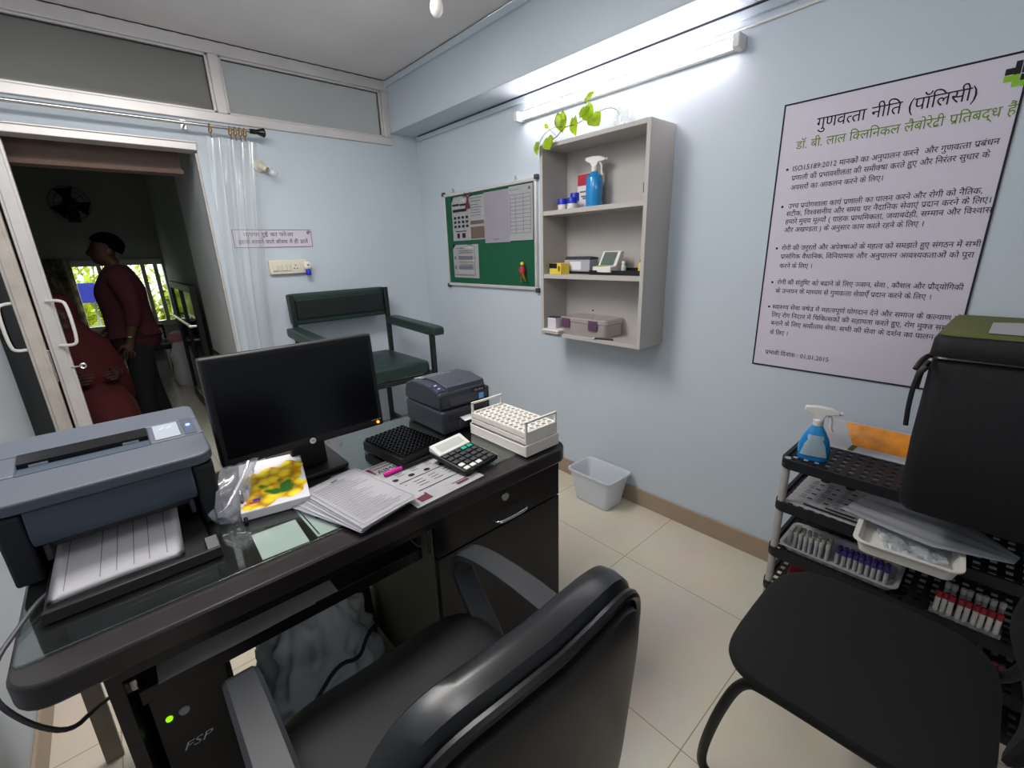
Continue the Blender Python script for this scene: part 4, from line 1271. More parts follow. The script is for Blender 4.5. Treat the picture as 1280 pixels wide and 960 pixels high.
for s, ya, yb, z in [('ISO15189:2012 मानकों का अनुपालन करने  और गुणवत्ता प्रबंधन', .643, .119, 1.634), ('प्रणाली की प्रभावशीलता की समीक्षा करते हुए और निरंतर सुधार के', .642, .132, 1.602), ('अवसरों का आकलन करने के लिए।', .641, .368, 1.5695),
        ('उच्च प्रयोगशाला कार्य प्रणाली का पालन करने और रोगी को नैतिक,', .640, .127, 1.5055), ('सटीक, विश्वसनीय और समय पर नैदानिक सेवाएं प्रदान करने के लिए।', .643, .104, 1.4785), ('हमारे मुख्य मूल्यों ( ग्राहक प्राथमिकता, जवाबदेही, सम्मान और विश्वास', .643, .098, 1.4505), ('और अखण्डता ) के अनुसार काम करते रहने के लिए ।', .643, .242, 1.421),
        ('रोगी की जरूरतों और अपेक्षाओं के महत्व को समझते हुए संगठन में सभी', .643, .103, 1.3555), ('प्रासंगिक वैधानिक, विनियामक और अनुपालन आवश्यकताओं को पूरा', .643, .112, 1.3245), ('करने के लिए ।', .642, .531, 1.2895),
        ('रोगी की संतुष्टि को बढ़ाने के लिए ज्ञान, सेवा , कौशल और प्रौद्योगिकी', .643, .117, 1.2275), ('के उन्नयन के माध्यम से गुणवत्ता सेवाएँ प्रदान करने के लिए ।', .644, .184, 1.1945),
        ('स्वास्थ्य सेवा क्षेत्र में महत्वपूर्ण योगदान देने और समाज के कल्याण के', .648, .104, 1.132), ('लिए रोग निदान में चिकित्सकों की सहायता करते हुए, रोग मुक्त समाज', .647, .110, 1.100), ('बनाने के लिए सर्वोत्तम सेवा, सभी की सेवा के दर्शन का पालन करने', .646, .112, 1.0675), ('के लिए ।', .645, .578, 1.030),
        ('प्रभावी दिनांक : 01.01.2015', .652, .429, .9475)]:
    pl(t, s, ya, yb, z, .0245)
    if z in BUL_Z:
        t.cyl((-.0052, .660 - .697, z + .0075 - .897), (-.0046, .660 - .697, z + .0075 - .897), .0042, n=10)
    if '।' in s[-3:] or ':' in s[-14:]:
        t.build('paragraph_lettering', 'ink', ps)
        t = MB()
lg = MB()
cy, cz, u = .112 - .697, 1.805 - .897, .0125
for a, b_, c, d, mi in ((-1, 0, 0, 2.6, 0), (-2.4, -1, .15, 1.4, 0), (.15, 1.1, .1, 2.6, 0), (1.1, 1.6, .1, 1.2, 0), (-2.4, -1, -1.2, 0, 1), (-1, 0, -2.4, 0, 1), (.15, 1.4, -1.3, -.1, 0), (.15, 1.0, -2.4, -1.3, 1)):
    lg.box(-.0052, -.0046, cy - b_ * u, cy - a * u, cz + c * u, cz + d * u, mi)
lg.build('cross_logo', ['ink', mat('lime_ink', '#7fb81e', .6)], ps)

# bin on the floor
bn = thing('waste_bin', 'translucent white plastic bin on floor by right wall', 'bin', (1.855, 1.385, 0))
def binring(w_, d_, z, r):
    return [Vector((x, y, z)) for x, y in rrect(-w_, w_, -d_, d_, r)]
MB().rings([binring(.065, .105, .002, .02), binring(.072, .112, .006, .025), binring(.098, .142, .18, .03), binring(.107, .151, .182, .034), binring(.107, .151, .192, .034), binring(.100, .144, .192, .03), binring(.094, .138, .18, .03), binring(.069, .109, .010, .022)], cap=True).build('tub', 'bin', bn)

# ================================================================== DESK
DX, DY = 0.395, 1.21
dk = thing('office_desk', 'dark espresso office desk with rounded top and drawer pedestal', 'desk', (DX, DY, 0))
off = (-DX, -DY, 0)
MB().prism(rrect(-.245, 1.035, .89, 1.53, .055, 6, (0, 0, 1, 1)), .722, .77, 'z').build('desk_top', 'espresso_top', dk, off, bevel=.006)
MB().box(-.146, -.124, .935, 1.50, 0, .722).build('side_panel', 'espresso', dk, off, bevel=.001)
m_ = MB().box(.535, 1.005, .935, .95, 0, .06).box(.985, 1.005, .935, 1.50, 0, .722).box(.535, .985, 1.485, 1.50, 0, .722).box(.535, .985, .955, 1.485, .06, .075).box(.535, .985, .96, 1.485, .575, .588)
m_.build('pedestal', 'espresso', dk, off, bevel=.001)
M['raw_board'] = mat('olive_grey_board', '#6e6a58', .6, var=.06, vscale=5)
MB().box(.517, .535, .935, 1.50, 0, .722).build('inner_panel', ['raw_board'], dk, off, bevel=.001)
MB().box(-.124, .517, .905, .922, .697, .722).build('apron', 'espresso', dk, off)
dr = MB().box(.519, 1.004, .914, .934, .592, .718).build('drawer', 'espresso', dk, off, bevel=.0015)
MB().lathe([(.0, .0), (.0145, .0), (.0145, .004), (.012, .007), (0, .007)], mtx=Matrix.Rotation(R(90), 3, 'X'), o=(.763, .914, .683), n=24).build('lock', 'steel', dr)
def pull(x0, x1, z, y):
    return MB().tube(smooth_path([(x0, y, z), (x0 + .004, y - .02, z), (x0 + .02, y - .026, z), (x1 - .02, y - .026, z), (x1 - .004, y - .02, z), (x1, y, z)], 2), .0055, 10)
pull(.715, .838, .622, .914).build('handle', 'chrome', dr)
do = MB().box(.519, 1.004, .914, .934, .065, .586).build('pedestal_door', 'espresso', dk, off, bevel=.0015)
pull(.715, .838, .53, .914).build('handle', 'chrome', do) if False else None
kt = MB().box(-.115, .505, .975, 1.36, .578, .596).box(-.115, .505, .972, .984, .57, .604).build('keyboard_tray', 'espresso', dk, off, bevel=.002)
for xx in (-.123, .506):
    MB().box(xx, xx + .010, .99, 1.40, .60, .622).build('slide_rail', 'steel', kt, (0, 0, 0))
br = MB().tube([(.512, .945, .675), (.514, .94, .66), (.512, .942, .635), (.514, .945, .60)], .004, 6)
br.build('cable_clip', 'steel', dk, off)

o = thing('glass_sheet', 'greenish glass sheet covering the top of dark desk', 'glass', (DX, DY, .7705))
MB().prism(rrect(-.238, 1.0, .955, 1.522, .012, 3), 0, .0055, 'z').build('pane', 'desk_glass', o, off, bevel=.0012)
GZ = .7765
# things on the keyboard tray and below
for k, (x0, x1, y0, y1, rz) in enumerate(((-.083, .215, .968, 1.17, 0), (-.03, .268, 0.966, 1.15, .4))):
    o = thing('paper_sheet', ('lower' if k == 0 else 'upper') + ' white sheet lying on the keyboard tray under the desk', 'paper', ((x0 + x1) / 2, (y0 + y1) / 2, .6045 + .0042 * k), R(rz), group='sheets on the keyboard tray')
    MB().grid(lambda u, v: Vector(((u - .5) * (x1 - x0), (v - .5) * (y1 - y0), .0008 * math.sin(u * 9 + k))), 12, 4, thick=.0032).build('page', 'paper', o)
cp = thing('computer_tower', 'black computer tower with green light under left end of desk', 'computer', (-.062, 1.20, 0))
MB().box(-.058, .096, -.175, .19, .012, .555).build('case', 'black', cp, bevel=.006)
MB().box(-.055, .093, -.190, -.175, .02, .55).build('front_panel', 'black_gloss', cp, bevel=.008)
MB().lathe([(0, 0), (.0065, 0), (.006, .003), (0, .004)], mtx=Matrix.Rotation(R(90), 3, 'X'), o=(-.026, -.190, .478), n=14).build('power_light', 'led_green', cp)
MB().lathe([(0, 0), (.010, 0), (.009, .004), (0, .006)], mtx=Matrix.Rotation(R(90), 3, 'X'), o=(.0, -.190, .479), n=20).build('power_button', 'grey_box', cp)
t = MB(); letter(t, 'FSP', (-.022, -.1908, .378), (1, 0, 0), (0, 0, 1), .026, .052, shear=.35); t.build('lettering', 'paper_grey', cp)
for sx in (-.038, .076):
    for sy in (-.15, .16):
        MB().cyl((sx, sy, 0), (sx, sy, .012), .014, n=14).build('foot', 'black', cp)

def blob(seed, w_, d_, h, nz=.25, sc=7, n=28, m=18):
    """slumped cloth heap with folds"""
    mb = MB()
    def fn(a, v):
        th = a * 2 * math.pi
        r = math.sin(math.pi * (.06 + .94 * (1 - v) * .5 + .0)) if v > 0 else 1
        rad = (1 - v ** 2.2) ** .5
        p = Vector((w_ / 2 * rad * math.cos(th), d_ / 2 * rad * math.sin(th), h * v))
        k = noise.noise(Vector((math.cos(th) * sc * .3 + seed, math.sin(th) * sc * .3, v * sc * .5)))
        k2 = math.sin(th * 9 + v * 5 + seed) * .25
        s = 1 + nz * (k + k2 * .35) * min(1, v * 4 + .3)
        return Vector((p.x * s, p.y * s, p.z * (1 + nz * .4 * k * min(1, v * 3))))
    rr = [[fn(a / n, v / m * .995) for a in range(n)] for v in range(m + 1)]
    mb.rings(rr)
    return mb
o = thing('cloth_sack', 'bulging grey cloth sack on floor under desk', 'sack', (.270, 1.30, 0), R(15))
bd = blob(3, .38, .33, .42, .30, 15, 64, 40).build('sack', 'cloth', o, smooth=180)
MB().tube(smooth_path([(-.12, -.180, .20), (-.05, -.195, .27), (.02, -.195, .22), (.06, -.185, .27), (.13, -.15, .24)], 2), .006, 8).build('cord', 'cloth_dark', o)
o = thing('dark_bag', 'dark cloth bag beside the grey sack under desk', 'bag', (.462, 1.44, 0))
blob(8, .10, .14, .36, .2).build('bag', 'cloth_dark', o, smooth=180)
o = thing('crumpled_paper', 'small crumpled white paper ball at right of cloth sack', 'paper', (.455, 1.13, 0))
blob(5, .10, .11, .10, .5, 14).build('ball', 'paper', o, smooth=0)
o = MB().prism([(-.285, 0), (-.245, 0), (-.235, .58), (-.275, .60)], 1.50, 1.515, 'y').build('beige_board', mat('beige_board', '#a09482', .6, var=.08, vscale=6))
tag(o, 'narrow beige board standing behind left end of desk', 'board')
cbl = MB().tube(smooth_path([(-.185, 1.17, .7815), (-.215, 1.12, .786), (-.236, 1.06, .782), (-.262, 1.00, .772), (-.268, .97, .74), (-.262, .955, .715), (-.236, .945, .66), (-.205, .955, .61), (-.182, 1.02, .58), (-.178, 1.2, .45), (-.178, 1.5, .2)], 2), .0042, 8)
tag(cbl.build('power_cable', 'dark_grey'), 'dark cable drooping over the left end of desk', 'cable')

# laser printer
lp = thing('laser_printer', 'grey and charcoal laser printer on left end of desk', 'printer', (-.073, 1.195, GZ))
m_ = MB()
side = [(.012, 0), (.285, 0), (.285, .205), (.018, .160), (.004, .150), (.010, .06)]
for a, b_ in ((-.180, -.138), (.138, .180)):
    m_.prism(side, a, b_, 'x')
m_.prism([(.12, .002), (.285, .0), (.285, .205), (.03, .16), (.03, .085), (.12, .065)], -.138, .138, 'x')
m_.build('body', 'printer_body', lp, bevel=.006)
m_ = MB().prism([(.004, .158), (.016, .160), (.020, .078), (.008, .078), (-.002, .10)], -.137, .137, 'x')
m_.build('front_panel', 'printer_dark', lp, bevel=.004)
m_ = MB()
sl = math.atan2(.045, .27)
m_.prism(rrect(-.184, .184, -.006, .105, .035, 6, (0, 0, 1, 1)), 0, .026, 'z')
m_.prism(rrect(-.184, .184, .195, .285, .02, 4, (1, 1, 0, 0)), 0, .026, 'z').box(-.184, -.142, .105, .195, 0, .026).box(.078, .184, .105, .195, 0, .026)
m_.build('top_cover', 'printer_grey', lp, loc=(0, 0, .160), bevel=.005, rot=(sl, 0, 0), seg=3)
m_ = MB().prism([(.100, .027), (.10, .012), (.20, -.010), (.20, .006)], -.142, .078, 'x')
m_.build('output_tray', 'printer_dark', lp, loc=(0, 0, .160), rot=(sl, 0, 0))
MB().box(-.142, .078, .150, .196, .0, .0275).box(-.142, .078, .135, .150, .004, .016).build('output_slot', 'black_gloss', lp, loc=(0, 0, .160), rot=(sl, 0, 0))
for a in (-.125, .03):
    MB().box(a, a + .03, .148, .151, .010, .022).build('rib', 'grey_box', lp, loc=(0, 0, .160), rot=(sl, 0, 0))
cpn = MB().box(.090, .140, .115, .192, .026, .0275).build('badge_panel', mat('printer_light_grey', '#9aa3ad', .4), lp, loc=(0, 0, .160), rot=(sl, 0, 0), bevel=.001)
t = MB(); letter(t, '//', (.100, .165, .0280), (1, 0, 0), (0, 1, 0), .014, .03); t.build('badge_mark', 'paper', cpn)
MB().box(.148, .172, .11, .20, .026, .0278).build('control_strip', 'printer_dark', lp, loc=(0, 0, .160), rot=(sl, 0, 0), bevel=.001)
MB().cyl((.160, .158, .0275), (.160, .158, .030), .0045, n=16).build('power_light', 'led_blue', lp, loc=(0, 0, .160), rot=(sl, 0, 0))
m_ = MB().prism([(-.145, .004), (.12, .004), (.12, .010), (-.145, .014)], -.132, .132, 'x').prism([(-.155, .0), (-.14, .0), (-.14, .02), (-.150, .02)], -.132, .145, 'x')
m_.build('paper_tray', 'black', lp, bevel=.002)
MB().prism([(-.155, .0), (-.105, .0), (-.105, .030), (-.15, .018)], .120, .145, 'x').build('tray_stop', 'black', lp, bevel=.002)
m_ = MB().box(-.125, .125, .045, .075, .052, .066)
for a in (-.128, .118):
    m_.box(a, a + .010, .02, .085, .035, .072)
m_.build('paper_guide', 'dark_grey', lp, bevel=.003)
pp = thing('paper_stack', 'white ruled paper lying in the laser printer front tray', 'paper', (-.083, 1.195, GZ + .016))
MB().grid(lambda u, v: Vector((-.105 + .21 * u - .012 * (1 - v), -.125 + .215 * v, .003 + .022 * v + .004 * math.sin(u * 3.1) * (1 - v))), 14, 10, thick=.006).build('sheets', 'paper', pp, smooth=180)
t = MB()
for c in (.10, .35, .47, .60, .72, .86):
    ww = .0008
    vs = [Vector((-.105 + .21 * uu - .012 * (1 - v), -.125 + .215 * v, .0035 + .022 * v + .004 * math.sin(uu * 3.1) * (1 - v))) for v in (.12, .35, .6, .95) for uu in (c, c + .007)]
    t._faces(vs, [(0, 1, 3, 2), (2, 3, 5, 4), (4, 5, 7, 6)], 0)
t.build('column_lines', 'ink_grey', pp)

# monitor
mo = thing('monitor', 'black flat computer monitor switched off on dark desk', 'monitor', (.352, 1.37, GZ))
MB().prism(rrect(-.085, .092, -.115, .12, .012), 0, .012, 'z').build('stand_base', 'black', mo, bevel=.003)
MB().prism([(-.05, .012), (.05, .012), (.043, .26), (-.043, .26)], -.055, -.035, 'y').build('stand_neck', 'black', mo, bevel=.004)
tilt = Matrix.Rotation(R(-4), 3, 'X')
pv_ = (0, -.08, .25)
m_ = MB().box(-.222, .218, -.100, -.062, .098, .385, rot=tilt, piv=pv_)
m_.box(-.16, .16, -.062, -.045, .15, .34, rot=tilt, piv=pv_)
m_.build('housing', 'black', mo, bevel=.006)
MB().box(-.207, .203, -.1012, -.0995, .122, .370, rot=tilt, piv=pv_).build('screen', 'screen', mo)
lgo = MB()
c0 = Vector((.0, -.1015, .110))
P = lambda x, z: pv_ and (Vector(pv_) + tilt @ (Vector((x, -.1012, z)) - Vector(pv_)))
lgo.rings([[P(.0085 * math.cos(a), .110 + .0085 * math.sin(a)) for a in [k * math.pi / 12 for k in range(24)]], [P(.0085 * math.cos(a), .110 + .0085 * math.sin(a)) + Vector((0, -.0006, 0)) for a in [k * math.pi / 12 for k in range(24)]]], 0)
letter(lgo, 'hp', P(-.0052, .1078) + Vector((0, -.0009, 0)), (1, 0, 0), (0, 0, 1), .0115, .0105, mi=1, shear=.25)
lgo.build('logo', ['paper', 'black'], mo)
MB().cyl(P(.198, .111), P(.198, .111) + Vector((0, -.002, 0)), .0042, n=14).build('power_light', 'led_orange', mo)
t = MB()
for k in range(4):
    t.box(.180 + k * .008, .185 + k * .008, P(0, .121).y - .0005, P(0, .121).y + .001, .1205, .1225)
t.build('button_marks', 'grey_box', mo)

# yellow fruit box, clear bag with pens
fb = thing('tissue_box', 'white box printed with yellow fruit lying before the monitor', 'box', (.208, 1.135, GZ), R(-12))
tl_ = R(9)
rx = Matrix.Rotation(tl_, 3, 'X')
MB().box(-.078, .078, 0, .225, .001, .026, rot=rx, piv=(0, 0, 0)).build('carton', 'paper', fb, bevel=.002)
m_ = MB()
for cx, cy, a, b_ in ((.0, .10, .066, .07), (-.03, .05, .04, .045), (.045, .15, .032, .04), (-.045, .13, .03, .03), (.03, .06, .045, .04), (-.055, .018, .022, .014)):
    m_.prism([(cx + a * math.cos(t_) * (1 + .12 * math.sin(5 * t_)), cy + b_ * math.sin(t_) * (1 + .10 * math.sin(4 * t_ + 1))) for t_ in [k * math.pi / 16 for k in range(32)]], .0262, .0262 + .0003 * (1 + cx * 3), 'z')
fp = m_.build('fruit_picture', 'fruit', fb, rot=(tl_, 0, 0), smooth=0)
m_ = MB().box(-.062, -.035, .028, .034, .0266, .0275, 1).box(-.05, -.034, .036, .044, .0266, .0275, 0).box(-.07, -.058, .027, .033, .0266, .0275, 2)
m_.build('small_marks', ['cap_blue', 'red', 'orange'], fb, rot=(tl_, 0, 0))
cbg = thing('clear_bag', 'crumpled clear plastic bag standing between printer and fruit box', 'bag', (.118, 1.195, GZ), R(8))
def crum(u, v):
    th = u * 2 * math.pi
    prof = [(.034, .028, .0), (.040, .034, .02), (.042, .028, .05), (.044, .018, .085), (.042, .006, .112)]
    k = min(3, int(v * 4)); f_ = v * 4 - k
    w_, d_, z = [prof[k][i] * (1 - f_) + prof[k + 1][i] * f_ for i in range(3)]
    n_ = noise.noise(Vector((math.cos(th) * 2.5, math.sin(th) * 2.5, v * 4)))
    n2 = noise.noise(Vector((math.cos(th) * 6, math.sin(th) * 6, v * 9)))
    s = 1 + .28 * n_ + .14 * n2
    return Vector((w_ * math.cos(th) * s + .055 * v * v, d_ * math.sin(th) * s - .02 * v + .06 * v, z * (1 + .10 * n_)))
m_ = MB()
m_.rings([[crum(k / 40, j / 16) for k in range(40)] for j in range(17)], cap=False)
m_.build('film', 'bag_film', cbg, smooth=35)
m_ = MB().tube([(.075, .045, .11), (.05, .025, .085), (-.005, -.01, .04)], .005, 8)
m_.build('rolled_edge', 'bag_film', cbg)
for k, (a, b_, lb, mm) in enumerate((((.150, 1.150, GZ + .006), (.168, 1.235, GZ + .05), 'white pen leaning in front of the fruit box', 'paper'), ((.138, 1.143, GZ + .006), (.150, 1.225, GZ + .048), 'dark pen leaning in front of the fruit box', 'black'))):
    A_, B_ = Vector(a), Vector(b_)
    o = thing('pen', lb, 'pen', a)
    MB().cyl((0, 0, 0), (B_ - A_) * .85, .0048, n=12).build('barrel', mm, o)
    MB().cyl((B_ - A_) * .85, B_ - A_, .0045, .0035, n=12).build('cap', 'dark_grey' if mm == 'paper' else 'steel', o)

# papers on the desk
def lines(mb, x0, x1, y0, y1, n, z, r, hh=.0014, jag=.3):
    for k in range(n):
        y = y1 - (y1 - y0) * k / max(1, n - 1)
        e = x1 - (x1 - x0) * jag * r.random()
        mb.box(x0, e, y - hh / 2, y + hh / 2, z, z + .0002)
rr_ = random.Random(4)
o = thing('paper_slip', 'small pale slip lying under the desk glass near its front edge', 'paper', (.181, 1.028, .7701), R(-2))
MB().box(-.048, .048, -.058, .058, 0, .0003).build('page', 'paper', o)
o = thing('leaflet', 'printed leaflet under the desk glass beside stacked forms', 'leaflet', (.30, 1.065, .7701), R(1))
MB().box(-.055, .075, -.092, .088, 0, .0003).build('page', 'paper', o)
t = MB()
for k in range(3):
    t.prism([(-.022 + .009 * math.cos(a), .045 - .028 * k + .009 * math.sin(a)) for a in [j * math.pi / 8 for j in range(16)]], .00032, .0005, 'z')
t.box(-.05, -.047, -.085, .08, .00032, .0005).box(-.05, .07, .080, .083, .00032, .0005)
t.build('print', 'ink', o)
o = thing('leaflet', 'large printed leaflet under calculator with black map headings', 'leaflet', (.572, 1.060, GZ + .0002), R(4))
MB().grid(lambda u, v: Vector(((u - .5) * .225, (v - .5) * .30, .0006 * math.sin(v * 4))), 4, 6, thick=.0005).build('page', 'paper', o)
t = MB()
zt = .0013
t.box(-.105, .10, -.012, -.009, zt, zt + .0002).box(.02, .09, -.12, -.118, zt, zt + .0002).box(-.10, .10, -.085, -.082, zt, zt + .0002)
letter(t, 'AJMER', (-.085, .085, zt + .0002), (1, 0, 0), (0, 1, 0), .030, .085)
lines(t, -.085, .02, .120, .138, 2, zt, rr_, .003)
for k in range(4):
    t.prism([(-.075 + .05 * k + .010 * math.cos(a), .015 - .005 * k + .008 * math.sin(a)) for a in [j * math.pi / 8 for j in range(16)]], zt, zt + .0002, 'z')
    lines(t, -.06 + .05 * k, -.035 + .05 * k, .030, .055, 3, zt, rr_, .002)
    lines(t, -.095 + .05 * k, -.062 + .05 * k, -.06, -.03, 3, zt, rr_, .002)
t.build('print', 'ink', o)
t = MB().box(.0 - .09, -.055, -.135, -.10, zt, zt + .0002).box(-.108, -.09, .09, .135, zt, zt + .0002).box(.03, .07, -.135, -.125, zt, zt + .0002)
t.build('maroon_print', 'ink_maroon', o)
stk = [(.405, 1.062, 14, 'paper'), (.352, 1.050, 20, 'paper_grey'), (.358, 1.046, 16, 'paper'), (.364, 1.05, 15, 'paper_grey'), (.368, 1.044, 12.5, 'paper'), (.373, 1.046, 11.5, 'paper_grey'), (.378, 1.040, 10.5, 'paper')]
zz = GZ + .0022
names_ = ['lowest printed form jutting right from the stack on desk', 'form fanned furthest left at the bottom of the stack', 'second fanned form from bottom of desk stack', 'third fanned form from bottom of desk stack', 'fourth fanned form from bottom of desk stack', 'form just beneath the top form of desk stack', 'top bordered form of the paper stack on desk']
for k, (x, y, a, mm) in enumerate(stk):
    th = .0018 if k < 6 else .003
    o = thing('printed_form', names_[k], 'paper', (x, y, zz), R(a), group='stacked forms on the desk')
    MB().grid(lambda u, v: Vector(((u - .5) * .165, (v - .5) * .275, .0012 * math.sin(u * 3 + k))), 6, 6, thick=th).build('page', mm, o)
    if k == 6:
        t = MB()
        z6 = .0035
        for a_, b_, c, d in ((-.076, .076, -.130, -.1285), (-.076, .076, .1285, .130), (-.076, -.0748, -.13, .13), (.0748, .076, -.13, .13)):
            t.box(a_, b_, c, d, z6, z6 + .0002)
        lines(t, -.066, .066, -.11, .10, 20, z6, rr_, .0016, .5)
        t.box(-.01, .01, .110, .116, z6, z6 + .0002)
        t.build('print', 'ink_grey', o)
    zz += th + .0012
# marker
o = thing('marker_pen', 'dark marker pen with pink cap lying on the leaflet', 'pen', (.572, 1.118, GZ + .0075), R(3))
MB().cyl((-.030, 0, 0), (.085, 0, 0), .0062, n=16).build('barrel', 'black', o)
MB().lathe([(0, -.088), (.005, -.087), (.0068, -.080), (.0068, -.035), (.0058, -.030)], mtx=Matrix.Rotation(R(90), 3, 'Y'), n=16).build('cap', 'pink', o)
# calculator
ca = thing('calculator', 'black calculator with grey display panel on printed leaflet', 'calculator', (.702, 1.030, GZ + .0022), R(9))
ct = R(7)
MB().prism(rrect(-.066, .066, -.080, .080, .010), .001, .016, 'z').build('body', 'black', ca, rot=(ct, 0, 0), loc=(0, 0, .0105), bevel=.003)
MB().prism([(.032, .016), (.080, .016), (.080, .034), (.032, .020)], -.064, .064, 'x').build('display_panel', 'white', ca, rot=(ct, 0, 0), loc=(0, 0, .0105), bevel=.002)
MB().quad([(-.05, .042, .0236), (.05, .042, .0236), (.05, .070, .0318), (-.05, .070, .0318)]).build('display', mat('calculator_lcd', '#b9bdb4', .3), ca, rot=(ct, 0, 0), loc=(0, 0, .0105))
MB().box(.0655, .0675, -.080, .06, .002, .018).build('side_trim', 'steel', ca, rot=(ct, 0, 0), loc=(0, 0, .0105))
for r in range(5):
    for c in range(5):
        x, y = -.050 + .0245 * c, -.066 + .0215 * r
        mm = 'teal' if (r == 4 and c in (3, 4)) else ('white' if (r < 2 and c == 0) or (r == 0 and c < 3) else 'dark_grey')
        MB().box(x - .0088, x + .0088, y - .0072, y + .0072, .016, .0205).build('key', mm, ca, rot=(ct, 0, 0), loc=(0, 0, .0105), bevel=.0015)
# black sample rack
kr = thing('sample_rack', 'black sample tube rack with many square cells beside label printer', 'rack', (.612, 1.232, GZ + .0022), R(7))
m_ = MB().box(-.075, .075, -.102, .102, 0, .008)
nx, ny = 9, 12
for i in range(nx + 1):
    x = -.075 + .15 * i / nx
    m_.box(x - .0016, x + .0016, -.102, .102, .008, .033)
for j in range(ny + 1):
    y = -.102 + .204 * j / ny
    m_.box(-.075, .075, y - .0016, y + .0016, .008, .033)
m_.build('cell_block', 'black', kr)
m_ = MB()
for i in range(nx):
    for j in range(ny):
        x, y = -.075 + .15 * (i + .5) / nx, -.102 + .204 * (j + .5) / ny
        m_.rings([[Vector((x + r_ * math.cos(a), y + r_ * math.sin(a), z)) for a in [k * math.pi / 5 for k in range(10)]] for r_, z in ((.0085, .033), (.0085, .041), (.0066, .041), (.0066, .031))], cap=False)
m_.build('cell_collars', 'black_gloss', kr)
m_ = MB().box(-.079, .079, -.106, -.102, 0, .030).box(-.079, .079, .102, .106, 0, .030).box(-.079, -.075, -.106, .106, 0, .030).box(.075, .079, -.106, .106, 0, .030)
m_.build('skirt', 'black', kr, bevel=.0015)
# white rack with two handles
wr = thing('tube_rack', 'white perforated test tube rack with two handles at desk corner', 'rack', (.930, 1.055, GZ))
def perf(mb, w_, d_, nx, ny, r, z0, z1, mi=0):
    cw, cd = w_ / nx, d_ / ny
    K = 12
    for i in range(nx):
        for j in range(ny):
            cx, cy = -w_ / 2 + cw * (i + .5), -d_ / 2 + cd * (j + .5)
            inn, outr = [], []
            for k in range(K):
                a = 2 * math.pi * (k + .5) / K
                c, s = math.cos(a), math.sin(a)
                inn.append((cx + r * c, cy + r * s))
                f_ = 1 / max(abs(c) / (cw / 2), abs(s) / (cd / 2))
                outr.append((cx + c * f_, cy + s * f_))
            vs = [Vector((x, y, z1)) for x, y in inn] + [Vector((x, y, z1)) for x, y in outr] + [Vector((x, y, z0)) for x, y in inn]
            fs = []
            for k in range(K):
                k2 = (k + 1) % K
                fs += [(k, k + K, k2 + K, k2), (k, k2, k2 + 2 * K, k + 2 * K)]
            mb._faces(vs, fs, mi)
m_ = MB()
perf(m_, .134, .262, 5, 12, .0078, .072, .0785)
m_.build('top_plate', 'rack_white', wr, smooth=0)
m_ = MB()
perf(m_, .134, .262, 5, 12, .0078, .046, .050)
m_.build('middle_plate', 'rack_white', wr, smooth=0)
m_ = MB()
m_.box(-.070, .070, -.1375, -.131, .040, .0785).box(-.070, .070, .131, .1375, .040, .0785).box(-.070, -.067, -.131, .131, .060, .0785).box(.067, .070, -.131, .131, .060, .0785)
m_.box(-.070, -.067, -.131, .131, .040, .056).box(.067, .070, -.131, .131, .040, .056)
m_.build('upper_frame', 'rack_white', wr, bevel=.001)
m_ = MB().box(-.074, .074, -.142, .142, 0, .006).box(-.074, .074, -.142, -.137, .006, .038).box(-.074, .074, .137, .142, .006, .038).box(-.074, -.070, -.137, .137, .006, .034).box(.070, .074, -.137, .137, .006, .034)
m_.build('base', 'rack_white', wr, bevel=.0015)
for s in (-1, 1):
    m_ = MB()
    for a in (-.069, .062):
        m_.box(a, a + .007, s * .134 - .0035, s * .134 + .0035, .0785, .112)
    m_.box(-.069, .069, s * .134 - .0035, s * .134 + .0035, .106, .113)
    m_.build('handle', 'rack_white', wr, bevel=.001)
# label printer
lb = thing('label_printer', 'dark grey label printer at back right corner of desk', 'printer', (.872, 1.365, GZ))
m_ = MB().prism([(-.125, 0), (.125, 0), (.128, .02), (.125, .085), (-.128, .085), (-.128, .02)], -.100, .100, 'x')
m_.build('body', 'label_body', lb, bevel=.010, seg=3)
prof = [(-.118, .087), (.126, .087), (.126, .12), (.112, .150), (.07, .166), (.0, .170), (-.06, .166), (-.10, .156), (-.118, .142)]
m_ = MB().prism(prof, -.100, .100, 'x')
m_.build('lid', 'label_body', lb, bevel=.008, seg=3)
m_ = MB().prism([(-.119, .10), (-.10, .158), (-.02, .1705), (.06, .168), (.06, .172), (-.03, .176), (-.106, .163), (-.125, .10)], -.062, .100, 'x')
m_.build('raised_cover', 'label_lid', lb, bevel=.003)
MB().prism([(.03, .172), (.10, .158), (.10, .1605), (.03, .1745)], -.07, .05, 'x').build('window', mat('pale_window', '#a9b0b8', .2), lb)
MB().prism([(-.106, .148), (-.06, .160), (-.06, .168), (-.106, .1555)], -.098, -.066, 'x').build('button_panel', mat('indigo_panel', '#2e2f55', .35), lb, bevel=.001)
for k in range(2):
    MB().lathe([(0, .0), (.006, .0), (.005, .003), (0, .003)], o=(-.083, -.092 + .022 * k, .160 + .006 * k), n=12).build('button', 'grey_box', lb)
t = MB().box(.035, .088, -.1262, -.124, .128, .145).build('brand_plate', 'black', lb, bevel=.001)
t = MB(); letter(t, 'Godex', (.041, -.1266, .1325), (1, 0, 0), (0, 0, 1), .011, .040); t.build('lettering', 'paper_grey', lb)
MB().box(.062, .082, -.1262, -.124, .098, .119).build('blue_sticker', mat('blue_sticker', '#6f9fd8', .5), lb)
m_ = MB().prism([(-.129, .045), (-.129, .07), (-.118, .075), (-.118, .04)], -.075, .075, 'x')
m_.build('label_slot', 'black', lb)
MB().prism([(-.160, .046), (-.128, .052), (-.128, .0535), (-.160, .0475)], -.03, .055, 'x').build('label_strip', 'paper', lb)
